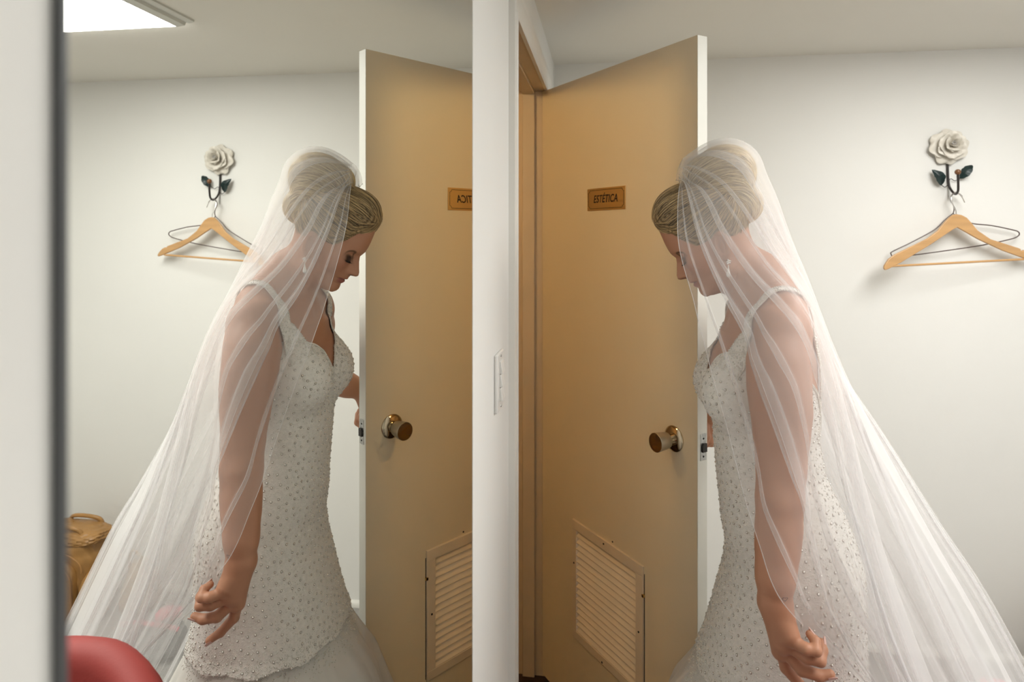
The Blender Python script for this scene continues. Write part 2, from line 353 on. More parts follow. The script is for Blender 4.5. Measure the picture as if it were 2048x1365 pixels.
# ------------------------------------------------------------------ rose hook on the back wall
rh = empty('rose_wall_hook', (1.515,YB,.21)); tag(rh, 'white metal rose wall hook with dark green leaves and wooden knob', 'wall hook')
def petal(c, ang_, tilt, L, Wd, curl, th=.0018, lift=0.):
    """petal rooted near c (wall-parallel flower facing -y), pointing outward at ang_, opening by tilt"""
    nu, nv = 9, 9; V = []; F = []
    ca, sa = math.cos(ang_), math.sin(ang_)
    for side in (0,1):
        for i in range(nu):
            t = i/(nu-1)
            wd_ = Wd*(math.sin(math.pi*(.10+.76*t))**.6)
            for j in range(nv):
                s = j/(nv-1)*2-1
                r = L*t*(1-.20*s*s*t); q = wd_*s
                h = lift + math.sin(tilt)*r + curl*s*s*wd_ - .35*L*max(0,t-.55)**2*2.2*(1 if tilt < 1.0 else .5) + .0022*math.sin(5*s+ang_*3)*t
                rr = math.cos(tilt)*r + (0.0035)
                V.append((c[0]+ca*rr-sa*q, c[1]-h-(th if side else 0), c[2]+sa*rr+ca*q))
    n0 = nu*nv
    for i in range(nu-1):
        for j in range(nv-1):
            a = i*nv+j; F.append((a,a+1,a+nv+1,a+nv)); F.append((n0+a,n0+a+nv,n0+a+nv+1,n0+a+1))
    bd = [(0,j) for j in range(nv)]+[(i,nv-1) for i in range(1,nu)]+[(nu-1,j) for j in range(nv-2,-1,-1)]+[(i,0) for i in range(nu-2,0,-1)]
    for (i,j),(k,l) in zip(bd, bd[1:]+bd[:1]): F.append((i*nv+j,k*nv+l,n0+k*nv+l,n0+i*nv+j))
    return MB().add(V,F)
rc = (1.513, YB-.012, .3345)
for k in range(8): obj('petal', petal(rc, .2+k*2*math.pi/8+.12*math.sin(3*k), .22+.06*math.sin(2*k), .070+.004*math.sin(5*k), .037, .05), 'rose_enamel', rh)
for k in range(6): obj('petal', petal((rc[0],rc[1]-.008,rc[2]+.003), .55+k*2*math.pi/6+.15*math.sin(4*k), .55+.1*math.sin(3*k+1), .058, .033, .22), 'rose_enamel', rh)
for k in range(5): obj('petal', petal((rc[0]+.002,rc[1]-.014,rc[2]+.006), 1.1+k*2*math.pi/5, .95+.1*math.sin(5*k), .044, .026, .40), 'rose_enamel', rh)
for k in range(3): obj('petal', petal((rc[0]+.003,rc[1]-.018,rc[2]+.008), .3+k*2*math.pi/3, 1.25, .030, .014, .7), 'rose_enamel', rh)
sp = [(rc[0]+.004+(.0105-.0011*k*.8)*math.cos(k*.7), rc[1]-.030-.0012*k, rc[2]+.009+(.0085-.0009*k*.8)*math.sin(k*.7)) for k in range(11)]
obj('flower_heart', MB().tube(smooth_path(sp,4), .0022, 8), 'rose_heart', rh)
stem = smooth_path([(1.513,YB-.006,.300),(1.513,YB-.006,.27),(1.515,YB-.007,.205),(1.519,YB-.014,.173),(1.522,2.600,.1515),(1.514,2.566,.160),(1.506,2.548,.185),(1.501,2.540,.212),(1.499,2.537,.224)], 8)
obj('stem', MB().tube(stem, .0042, 12), 'iron', rh)
obj('knob', MB().ball((1.499,2.537,.229), .0105, 20, 14), 'wood_bead', rh)
def leaf(base, tip, wid, side):
    b, t = Vector(base), Vector(tip); ax = t-b; n = Vector((0,-1,0)); sd = ax.normalized().cross(n); nu, nv = 15, 7; V = []; F = []
    for s_ in (0,1):
        for i in range(nu):
            q = i/(nu-1); wv = wid*math.sin(math.pi*q**.85)**.8*(1+.06*math.sin(q*22)) + .0004
            for j in range(nv):
                s = j/(nv-1)*2-1
                p = b + ax*q + sd*(wv*s + .006*math.sin(math.pi*q)*side) + n*(.010*math.sin(math.pi*q)+.35*wv*abs(s)-.0012*math.cos(q*30)*abs(s) + (.0014 if s_ else 0))
                V.append(p)
    n0 = nu*nv
    for i in range(nu-1):
        for j in range(nv-1):
            a = i*nv+j; F.append((a,a+1,a+nv+1,a+nv)); F.append((n0+a,n0+a+nv,n0+a+nv+1,n0+a+1))
    bd = [(0,j) for j in range(nv)]+[(i,nv-1) for i in range(1,nu)]+[(nu-1,j) for j in range(nv-2,-1,-1)]+[(i,0) for i in range(nu-2,0,-1)]
    for (i,j),(k,l) in zip(bd, bd[1:]+bd[:1]): F.append((i*nv+j,k*nv+l,n0+k*nv+l,n0+i*nv+j))
    return MB().add(V,F)
for b, t, sg, tw in (((1.488,YB-.012,.187),(1.452,YB-.016,.247),1,[(1.517,YB-.008,.183),(1.510,YB-.010,.186),(1.500,YB-.012,.180),(1.488,YB-.012,.188)]),
                     ((1.553,YB-.012,.212),(1.595,YB-.016,.262),-1,[(1.517,YB-.008,.208),(1.524,YB-.010,.212),(1.536,YB-.012,.204),(1.554,YB-.012,.213)])):
    lo = obj('leaf', leaf(b,t,.0175,sg), 'leaf_green', rh)
    obj('tendril', MB().tube(smooth_path(tw,6), .0014, 8), 'iron', rh)
obj('back_rod', MB().tube([(1.516,YB-.004,.20),(1.518,YB-.003,.135)], .002, 8), 'steel', rh)

# ------------------------------------------------------------------ hangers
wh = empty('wooden_hanger', (1.515,2.59,.15)); tag(wh, 'light wooden coat hanger with trouser bar hanging from the rose hook', 'coat hanger')
up_ = [(1.2345,-.128),(1.236,-.118),(1.252,-.094),(1.275,-.077),(1.40,-.018),(1.440,.010),(1.462,.037),(1.484,.060),(1.500,.0715),(1.5135,.0745),(1.532,.0715),(1.551,.061),(1.570,.0385),(1.590,.013),(1.6352,-.0195),(1.7345,-.053)]
up_ += [(1.741,-.056),(1.7425,-.063),(1.7475,-.064),(1.7500,-.059),(1.766,-.067),(1.783,-.084),(1.791,-.0975)]
lo_ = [(1.785,-.1015),(1.760,-.0935),(1.6778,-.0624),(1.5924,-.0205),(1.532,.016),(1.518,.0245),(1.504,.0185),(1.412,-.041),(1.300,-.107),(1.250,-.132),(1.238,-.135)]
def hy(x): return 2.580 + (x-1.515)*(.22 if x < 1.515 else .06)
out = [(x, hy(x)-.006, z) for x, z in up_+lo_]
obj('shoulder_bar', MB().prism(out,(0,.012,0)), 'hanger_wood', wh, smooth=False, bevel=.003, seg=3)
obj('trouser_bar', MB().tube([(1.268,hy(1.268)-.001,-.120),(1.756,hy(1.756),-.0945)], .0042, 12), 'hanger_wood', wh)
hkp = smooth_path([(1.5145,2.580,.070),(1.5145,2.582,.088),(1.507,2.588,.112),(1.5045,2.593,.130),(1.509,2.597,.146),(1.521,2.600,.1555),(1.536,2.602,.152),(1.548,2.603,.138),(1.557,2.604,.119)], 8)
obj('hook', MB().tube(hkp, .0020, 8), 'chrome', wh)
wi = empty('wire_hanger', (1.53,2.615,.15)); tag(wi, 'thin dark brown wire hanger behind the wooden hanger', 'coat hanger')
wp = [(1.520,.078),(1.490,.052),(1.4526,.0148),(1.3663,-.0353),(1.303,-.068),(1.2985,-.078),(1.304,-.087),(1.3151,-.0882),(1.3841,-.0807),(1.5597,-.0539),(1.6505,-.0371),(1.7276,-.0182),(1.748,-.008),(1.7525,.0005),(1.748,.0085),(1.7319,.0146),(1.6591,.0311),(1.5879,.0398),(1.550,.055),(1.520,.078)]
wy = lambda x: 2.612+(x-1.52)*.02
obj('frame', MB().tube(smooth_path([(x,wy(x),z) for x, z in wp],5), .0021, 8), 'wire_brown', wi)
obj('hook', MB().tube(smooth_path([(1.520,2.612,.076),(1.524,2.612,.094),(1.519,2.609,.110),(1.509,2.606,.128),(1.512,2.606,.146),(1.524,2.606,.1575),(1.539,2.606,.153),(1.550,2.606,.142)],8), .0019, 8), 'wire_brown', wi)

# ------------------------------------------------------------------ implicit-surface toolkit for the person
def smin(a, b, k):
    h = np.clip(.5+.5*(b-a)/k, 0, 1); return b+(a-b)*h-k*h*(1-h)
def smax(a, b, k): return -smin(-a, -b, k)
def cone(x, y, z, a, b, r1, r2):
    ba = np.subtract(b, a); L = float(ba@ba)
    px, py, pz = x-a[0], y-a[1], z-a[2]
    t = np.clip((px*ba[0]+py*ba[1]+pz*ba[2])/L, 0, 1)
    return np.sqrt((px-t*ba[0])**2+(py-t*ba[1])**2+(pz-t*ba[2])**2)-(r1+(r2-r1)*t)
def ell(x, y, z, c, r):
    px, py, pz = x-c[0], y-c[1], z-c[2]
    k0 = np.sqrt((px/r[0])**2+(py/r[1])**2+(pz/r[2])**2); k1 = np.sqrt((px/r[0]**2)**2+(py/r[1]**2)**2+(pz/r[2]**2)**2)
    return k0*(k0-1)/np.maximum(k1, 1e-6)
def loft(x, y, z, T):
    """T rows: z, x_front, x_back, half-width, y centre; elliptic sections"""
    T = np.asarray(T)[::-1]
    fr = np.interp(z, T[:,0], T[:,1]); bk = np.interp(z, T[:,0], T[:,2]); ry = np.interp(z, T[:,0], T[:,3]); cy = np.interp(z, T[:,0], T[:,4])
    cx = (fr+bk)/2; rx = (bk-fr)/2
    q = (np.abs((x-cx)/rx)**2.25+np.abs((y-cy)/ry)**2.25)**(1/2.25)
    d = (q-1)*np.minimum(rx, ry)
    return np.maximum(d, np.maximum(z-T[-1,0], T[0,0]-z))
def chain(pts):
    return [('cone', pts[i][:3], pts[i+1][:3], pts[i][3], pts[i+1][3]) for i in range(len(pts)-1)]

# head frame: f forward (face), u up, w to her left
HO = np.array([.445,1.412,-.03]); _t, _y = math.radians(34.8), math.radians(6)
Hf = np.array([-math.cos(_t)*math.cos(_y), math.cos(_t)*math.sin(_y), -math.sin(_t)])
Hu = np.array([-math.sin(_t)*math.cos(_y), math.sin(_t)*math.sin(_y), math.cos(_t)]); Hw = np.cross(Hu, Hf)
def hloc(x, y, z):
    px, py, pz = x-HO[0], y-HO[1], z-HO[2]
    return [px*v[0]+py*v[1]+pz*v[2] for v in (Hf,Hu,Hw)]
def hworld(f, u, w): return HO+np.multiply.outer(np.asarray(f,float),Hf)+np.multiply.outer(np.asarray(u,float),Hu)+np.multiply.outer(np.asarray(w,float),Hw)
PROF = np.array([(.120,.0660),(.100,.0755),(.087,.0787),(.0687,.0825),(.053,.0845),(.042,.0846),(.036,.083),(.028,.0808),(.017,.0862),(.004,.0952),(-.004,.1012),(-.0118,.1038),(-.0165,.1003),(-.019,.0940),(-.0215,.0880),(-.0285,.0868),(-.0335,.0872),(-.037,.0822),(-.0423,.0845),(-.047,.0822),(-.051,.0787),(-.058,.0805),(-.065,.0812),(-.072,.0787),(-.0775,.0735)])[::-1]
BASE = np.array([(.120,.0660),(.100,.0755),(.087,.0787),(.0687,.0825),(.053,.0845),(.042,.0840),(.030,.0780),(.015,.0745),(0,.0755),(-.012,.0800),(-.0215,.0865),(-.0285,.0862),(-.0335,.0850),(-.040,.0835),(-.047,.0815),(-.051,.0790),(-.058,.0800),(-.065,.0812),(-.072,.0787),(-.0775,.0735)])[::-1]
def head_base(f, u, aw):
    d = ell(f, u, aw, (-.008,.050,0), (.088,.090,.069))
    d = smin(d, ell(f, u, aw, (.020,-.002,0), (.057,.080,.054)), .02)
    d = smin(d, cone(f, u, aw, (.056,-.066,.006), (.006,-.046,.044), .016, .015), .018)
    d = smin(d, ell(f, u, aw, (.044,.001,.038), (.026,.028,.020)), .018)
    return d
_ug = np.linspace(-.0775,.12,200); _fb = []
for _u in _ug:
    fs = np.linspace(.02,.12,1001); dd_ = head_base(fs, np.full_like(fs,_u), np.zeros_like(fs)); i_ = np.where(dd_ < 0)[0]; _fb.append(fs[i_[-1]] if len(i_) else .02)
_fb = np.array(_fb); _d0 = np.interp(_ug, BASE[:,0], BASE[:,1])-_fb; _d1 = np.interp(_ug, PROF[:,0], PROF[:,1])-np.interp(_ug, BASE[:,0], BASE[:,1])
def head_sdf(f, u, w):
    aw = np.abs(w)
    s0 = np.interp(u, [-.08,-.05,-.03,-.01,.03,.06,.12], [.026,.032,.034,.032,.036,.055,.055])
    s1 = np.interp(u, [-.05,-.035,-.022,-.013,.0,.017,.03], [.021,.020,.012,.0125,.0105,.0095,.012])
    g = np.interp(u, _ug, _d0, left=0, right=0)*np.exp(-(w/s0)**2)+np.interp(u, _ug, _d1, left=0, right=0)*np.exp(-(np.abs(w)/s1)**2.4)
    g = g - .0085*np.exp(-((u-.021)/.011)**2-((aw-.029)/.0135)**2) + .0058*np.exp(-((u-.0150)/.0085)**2-((aw-.0305)/.0125)**2)
    g = g + .0022*np.exp(-((u-.037)/.006)**2-((aw-.030)/.018)**2) - .0016*np.exp(-((u-.0085)/.0020)**2-((aw-.030)/.012)**2)
    g = g - .0022*np.exp(-((u+.0372)/.0020)**2)*np.exp(-(aw/.023)**6) + .0045*np.exp(-((u+.0120)/.0058)**2-((aw-.0130)/.0048)**2)
    g = g - .0030*np.exp(-((u+.0185)/.0030)**2-((aw-.0075)/.0035)**2)
    msk = np.clip(f/.045, 0, 1); msk = msk*msk*(3-2*msk)
    d = head_base(f-g*msk, u, aw)
    # ears
    ef = f+.012+.25*(u-.0); eu = u+.002; ew = aw-.0705-.25*np.clip(-(f+.012),-.02,.03)
    ear = smax(ell(ef, eu, ew, (0,0,0), (.0175,.0305,.0075)), -ell(ef, eu, ew, (.003,.004,.007), (.0095,.019,.007)), .003)
    return smin(d, ear, .006)

CYB = 1.420
TORSO = [(-.150,.500,.625,.060,CYB),(-.175,.484,.632,.100,CYB),(-.21,.462,.640,.128,CYB),(-.26,.455,.646,.138,CYB),(-.31,.458,.647,.138,CYB),(-.37,.458,.646,.131,CYB),(-.43,.452,.646,.120,CYB),(-.50,.456,.658,.117,CYB),(-.56,.462,.684,.128,CYB),(-.62,.469,.710,.148,CYB),(-.70,.478,.731,.164,CYB),(-.78,.462,.730,.168,CYB),(-.86,.45,.70,.160,CYB),(-.95,.46,.69,.15,CYB)]
def torso_sdf(x, y, z, off=0.):
    d = loft(x, y, z, TORSO)
    for sg in (-1,1):
        d = smin(d, ell(x, y, z, (.473,CYB+sg*.062,-.330), (.061,.063,.068)), .036)
    return d-off
L_ARM = [(.546,1.268,-.200,.050),(.533,1.250,-.245,.0525),(.531,1.237,-.291,.0515),(.533,1.229,-.335,.0485),(.530,1.218,-.379,.043),(.526,1.204,-.428,.0385),(.520,1.189,-.477,.0370),(.516,1.181,-.528,.0352),(.512,1.175,-.565,.0322),(.507,1.167,-.605,.0292),(.505,1.164,-.640,.0268)]
R_ARM = [(.548,1.572,-.200,.050),(.575,1.622,-.250,.050),(.600,1.665,-.320,.045),(.615,1.700,-.400,.038),(.575,1.718,-.418,.036),(.530,1.735,-.435,.032),(.492,1.752,-.452,.027)]
HAND_L = dict(
    palm=[((.506,1.164,-.650),(.524,1.140,-.690),.0235,.0165),((.506,1.165,-.655),(.520,1.152,-.712),.024,.0175),((.507,1.167,-.655),(.516,1.166,-.735),.023,.0165)],
    index=[(.518,1.172,-.735,.0118),(.526,1.172,-.768,.0100),(.552,1.168,-.797,.0088),(.574,1.164,-.812,.0074)],
    middle=[(.522,1.160,-.730,.0118),(.545,1.146,-.752,.0104),(.572,1.142,-.757,.0094),(.590,1.141,-.752,.0078)],
    ring=[(.526,1.148,-.714,.0116),(.550,1.133,-.722,.0102),(.569,1.128,-.722,.0096),(.577,1.141,-.712,.0088),(.579,1.152,-.706,.0076)],
    pinky=[(.526,1.138,-.697,.0110),(.545,1.121,-.700,.0096),(.560,1.119,-.700,.0090),(.563,1.131,-.692,.0082),(.557,1.141,-.687,.0070)],
    thumb=[(.510,1.182,-.668,.0140),(.528,1.196,-.698,.0120),(.545,1.193,-.724,.0102),(.555,1.184,-.742,.0082)])
# right hand around the inner door knob (axis of knob leaves the door's room-side face)
_dd = np.array([math.cos(ang), math.sin(ang), 0]); _nn = np.array([-math.sin(ang), math.cos(ang), 0])
KN = np.array(hinge)+_dd*(DW-.0838)+_nn*(DT+.046)+np.array([0,0,1.0257])
def kp(r, a, h, rad):      # point around the knob: angle a measured from the free-edge direction towards up
    p = KN+_dd*r*math.cos(a)+np.array([0,0,1])*r*math.sin(a)+_nn*h; return (*p, rad)
HAND_R = dict(
    palm=[((.492,1.752,-.452),tuple(KN+_dd*.014+_nn*.032+np.array([0,0,.035])),.024,.020),((.490,1.760,-.460),tuple(KN+_nn*.040+np.array([0,0,.018])),.022,.020)],
    index=[kp(.036,1.5,.018,.0110),kp(.037,.75,.008,.0100),kp(.036,.05,.004,.0092),kp(.035,-.55,.002,.0080)],
    middle=[kp(.036,1.1,.032,.0112),kp(.038,.40,.024,.0102),kp(.036,-.35,.018,.0094),kp(.034,-1.0,.014,.0082)],
    ring=[kp(.034,.7,.046,.0110),kp(.037,.0,.040,.0100),kp(.035,-.75,.032,.0092),kp(.032,-1.4,.026,.0080)],
    pinky=[kp(.028,.4,.058,.0098),kp(.034,-.35,.054,.0090),kp(.033,-1.0,.046,.0084),kp(.030,-1.6,.040,.0072)],
    thumb=[kp(.030,2.0,.034,.0130),kp(.037,2.5,.016,.0112),kp(.036,3.0,.006,.0100),kp(.035,3.5,.002,.0084)])
def prims():
    P = []
    def add(fn, lo, hi, k): P.append((fn, np.array(lo)-.035, np.array(hi)+.035, k))
    add(lambda x,y,z: torso_sdf(x,y,z), (.38,1.24,-.95), (.75,1.60,-.14), .03)
    def c(a, b, r1, r2, k):
        lo = np.minimum(np.subtract(a,r1), np.subtract(b,r2)); hi = np.maximum(np.add(a,r1), np.add(b,r2))
        add(lambda x,y,z: cone(x,y,z,a,b,r1,r2), lo, hi, k)
    c((.478,1.411,-.045),(.556,1.419,-.170),.0505,.056,.035)                      # neck
    for sg in (-1,1):
        c((.560,CYB+sg*.02,-.150),(.552,CYB+sg*.145,-.186),.047,.039,.045)        # shoulder girdle
        c((.545,CYB+sg*.03,-.080),(.565,CYB+sg*.105,-.150),.030,.030,.05)          # trapezius
        c((.492,CYB+sg*.025,-.180),(.520,CYB+sg*.14,-.165),.012,.014,.03)          # collar bone
    for A in (L_ARM, R_ARM):
        for p, q in zip(A, A[1:]): c(p[:3], q[:3], p[3], q[3], .022)
    for H in (HAND_L, HAND_R):
        for a, b, r1, r2 in H['palm']: c(a, b, r1, r2, .014)
        for nm in ('index','middle','ring','pinky','thumb'):
            F_ = H[nm]
            for p, q in zip(F_, F_[1:]): c(p[:3], q[:3], p[3], q[3], .0035)
    add(lambda x,y,z: head_sdf(*hloc(x,y,z)), (.31,1.32,-.16), (.57,1.51,.13), .028)
    return P
PR = prims()
def body_pts(p):
    x, y, z = p[:,0], p[:,1], p[:,2]; d = np.full(len(p), 1.0)
    for fn, lo, hi, k in PR: d = smin(d, fn(x,y,z), k)
    return d
def field(P, lo, hi, h):
    ax = [np.arange(lo[i], hi[i]+h, h) for i in range(3)]
    D = np.full([len(a) for a in ax], .2, np.float32)
    for fn, l, m, k in P:
        s = []
        for i in range(3):
            a = np.searchsorted(ax[i], l[i]); b = np.searchsorted(ax[i], m[i]); s.append(slice(a,b))
        if any(q.stop <= q.start for q in s): continue
        X = ax[0][s[0]][:,None,None]; Y = ax[1][s[1]][None,:,None]; Z = ax[2][s[2]][None,None,:]
        sub = D[tuple(s)]; sub[...] = smin(sub, fn(X,Y,Z).astype(np.float32), k)
    return ax, D
def nets(ax, D):
    """naive surface nets on a regular grid -> vertices, quads"""
    S = D < 0; c = S[:-1,:-1,:-1].astype(np.uint8)
    for i in (0,1):
        for j in (0,1):
            for k in (0,1):
                if i+j+k: c = c+S[i:S.shape[0]-1+i, j:S.shape[1]-1+j, k:S.shape[2]-1+k]
    act = np.argwhere((c > 0) & (c < 8)); idx = np.full(c.shape, -1, np.int64); idx[tuple(act.T)] = np.arange(len(act))
    acc = np.zeros((len(act),3)); cnt = np.zeros(len(act))
    for a in range(3):
        o1, o2 = [q for q in range(3) if q != a]
        for i in (0,1):
            for j in (0,1):
                b = act.copy(); b[:,o1] += i; b[:,o2] += j; e = b.copy(); e[:,a] += 1
                d0 = D[tuple(b.T)]; d1 = D[tuple(e.T)]; m = (d0 < 0) != (d1 < 0)
                t = d0[m]/(d0[m]-d1[m]); p = np.zeros((m.sum(),3)); p[:,a] = t; p[:,o1] = i; p[:,o2] = j
                acc[m] += p; cnt[m] += 1
    v = act+acc/cnt[:,None]; h = [a_[1]-a_[0] for a_ in ax]
    V = np.stack([ax[i][0]+v[:,i]*h[i] for i in range(3)], 1); Q = []
    for a in range(3):
        o1, o2 = (a+1)%3, (a+2)%3
        sl0 = [slice(None)]*3; sl1 = [slice(None)]*3; sl0[a] = slice(0,-1); sl1[a] = slice(1,None)
        ch = np.argwhere(S[tuple(sl0)] != S[tuple(sl1)])
        ok = (ch[:,o1] > 0) & (ch[:,o2] > 0) & (ch[:,o1] < S.shape[o1]-1) & (ch[:,o2] < S.shape[o2]-1); ch = ch[ok]
        def at_(i,j): q = ch.copy(); q[:,o1] -= i; q[:,o2] -= j; return idx[tuple(q.T)]
        q = np.stack([at_(1,1), at_(0,1), at_(0,0), at_(1,0)], 1); fl = ~S[tuple(ch.T)]
        q[fl] = q[fl][:,::-1]; Q.append(q)
    Q = np.concatenate(Q); return V, Q[(Q >= 0).all(1)]
def compact(V, Q):
    u_, inv = np.unique(Q, return_inverse=True); return V[u_], inv.reshape(Q.shape)
def grad(fn, p, e=.0012):
    d = fn(p); g = np.stack([fn(p+np.eye(3)[i]*e)-d for i in range(3)], 1)/e
    return d, g/np.maximum(np.linalg.norm(g, axis=1, keepdims=True), 1e-9)
def inbox(c, b): return ((c > np.array(b[0])) & (c < np.array(b[1]))).all(1)

HB = ((.29,1.312,-.150),(.60,1.516,.16)); LB = ((.46,1.07,-.86),(.64,1.235,-.628)); RB = ((.40,1.69,-.66),(.56,1.90,-.44))
parts = []
ax, D = field(PR, (.36,1.11,-.88), (.78,1.92,-.05), .0030); V, Q = nets(ax, D); c_ = V[Q].mean(1)
V, Q = compact(V, Q[~(inbox(c_,HB)|inbox(c_,LB)|inbox(c_,RB))]); parts.append((V,Q))
for bx, h in ((HB,.00150),(LB,.00130),(RB,.0020)):
    lo = np.array(bx[0])-4*h; hi = np.array(bx[1])+4*h
    ax, D = field(PR, lo, hi, h); V, Q = nets(ax, D); c_ = V[Q].mean(1); g_ = h*1.2
    V, Q = compact(V, Q[inbox(c_, (np.array(bx[0])-g_, np.array(bx[1])+g_))]); parts.append((V,Q))
# legs and shoes-shaped feet under the skirt
LEG = []
for sg in (-1,1):
    for a, b, r1, r2 in (((.59,CYB+sg*.075,-.80),(.575,CYB+sg*.07,-1.15),.075,.052),((.575,CYB+sg*.07,-1.15),(.60,CYB+sg*.06,-1.52),.050,.033),((.60,CYB+sg*.06,-1.52),(.53,CYB+sg*.065,-1.605),.030,.022)):
        LEG.append((lambda x,y,z,a=a,b=b,r1=r1,r2=r2: cone(x,y,z,a,b,r1,r2), np.minimum(a,b)-.12, np.maximum(a,b)+.12, .03))
ax, D = field(LEG, (.42,1.22,-1.66), (.75,1.62,-.84), .008); V, Q = nets(ax, D); parts.append(compact(V,Q))
VB = np.concatenate([p[0] for p in parts]); o_ = np.cumsum([0]+[len(p[0]) for p in parts[:-1]]); QB = np.concatenate([p[1]+o for p, o in zip(parts,o_)])
# skin colours: lips, make-up, brows, cheeks (the person's own colours), plus shade painted into nostrils and lip line
tint = np.tile(np.array([.49,.240,.145]), (len(VB),1))
f_, u_, w_ = hloc(VB[:,0],VB[:,1],VB[:,2]); aw_ = np.abs(w_); near = (np.abs(f_) < .14) & (np.abs(u_) < .15) & (aw_ < .1) & (f_ > .03)
def blend(c, wgt):
    global tint; wgt = np.clip(np.where(near, wgt, 0), 0, 1)[:,None]; tint = tint*(1-wgt)+np.array(c)*wgt
blend((.46,.20,.13), .7*np.exp(-((u_+.004)/.018)**2-((aw_-.042)/.016)**2))
lipw = np.clip(1.3-((u_+.0395)/.0088)**4-(aw_/.0235)**4, 0, 1)*(f_ > .06)
blend((.36,.115,.095), lipw*.85)
blend((.045,.028,.024), 1.05*np.exp(-((u_-.0155-.10*(aw_-.031))/.0078)**4-((aw_-.032)/.0160)**4))
blend((.012,.008,.008), np.exp(-((u_-.0088-.10*(aw_-.031))/.0022)**4-((aw_-.031)/.0145)**4))
blend((.10,.055,.03), .85*np.exp(-((u_-.0365+.9*(aw_-.034)**2*60)/.0030)**4-((aw_-.031)/.0185)**6))
blend((.10,.04,.03), .8*np.exp(-((u_+.0185)/.0026)**2-((aw_-.0075)/.0032)**2)*(f_ > .07))  # shade painted into the nostrils
blend((.14,.05,.04), .7*np.exp(-((u_+.0372)/.0014)**2)*np.exp(-(aw_/.024)**6)*(f_ > .06))  # shade painted into the crease between the lips
PB = np.array([.57,1.41,FL])
me = fastmesh('person', VB-PB, QB)
at = me.attributes.new('tint','FLOAT_COLOR','POINT'); at.data.foreach_set('color', np.concatenate([tint,np.ones((len(VB),1))],1).astype(np.float32).ravel())
person = link('person', me, 'skin', None, (PB[0],PB[1],PB[2]+ZC)); ORG[person.name] = Vector(PB)
tag(person, 'bride in a beaded white gown and long veil, head bowed, reaching behind the open door', 'person')

# ------------------------------------------------------------------ hair
HLF = np.array([(-.13,-.022),(-.085,-.022),(-.04,.002),(-.012,.022),(.015,.024),(.030,.026),(.044,.046),(.050,.058),(.058,.080),(.079,.088),(.10,.090)])
def cap_local(f, u, w):
    d = ell(f, u, w, (-.012,.064,0), (.094,.092,.0775))
    d = smin(d, ell(f, u, w, (.020,.089,0), (.0625,.0725,.070)), .018)
    hl = np.interp(f, HLF[:,0], HLF[:,1]); s = np.clip((u-hl)/.042, 0, 1); s = s*(2-s)
    sk = head_base(f, u, np.abs(w))-.0015
    return smax(sk*(1-s)+d*s, (hl-u)*.75, .002)
def bun_local(f, u, w):
    d = ell(f, u, w, (-.1005,.1190,0), (.0705,.0640,.066))
    d = smin(d, ell(f, u, w, (-.062,.135,0), (.040,.046,.050)), .02)
    return smin(d, ell(f, u, w, (-.098,.046,0), (.043,.042,.046)), .010)
def hair_local(f, u, w): return smin(cap_local(f,u,w), bun_local(f,u,w), .006)
def hair_pts(p): return hair_local(*hloc(p[:,0],p[:,1],p[:,2]))
def hair_mesh(fn, name, lo, hi, parent):
    h = .0022; ax = [np.arange(lo[i],hi[i]+h,h) for i in range(3)]
    D = fn(ax[0][:,None,None], ax[1][None,:,None], ax[2][None,None,:]).astype(np.float32)
    V, Q = nets(ax, D); W = hworld(V[:,0],V[:,1],V[:,2]); me = fastmesh(name, W-PB, Q)
    n = .5+.5*np.sin(V[:,2]*700+V[:,1]*260+3*np.sin(V[:,0]*90)); col = np.array([.13,.08,.036])*(1-n[:,None])+np.array([.40,.28,.145])*n[:,None]
    at = me.attributes.new('tint','FLOAT_COLOR','POINT'); at.data.foreach_set('color', np.concatenate([col,np.ones((len(V),1))],1).astype(np.float32).ravel())
    return link(name, me, 'hair_base', parent)
hair = hair_mesh(cap_local, 'hair', (-.12,-.05,-.09), (.10,.18,.09), person); hair['label'] = 'blonde hair combed smoothly back'
bun = hair_mesh(bun_local, 'hair_bun', (-.19,-.01,-.08), (.0,.20,.08), hair); bun['label'] = 'rolled blonde bun at the crown'
def hworld_dir(a): return a[:,0:1]*Hf+a[:,1:2]*Hu+a[:,2:3]*Hw
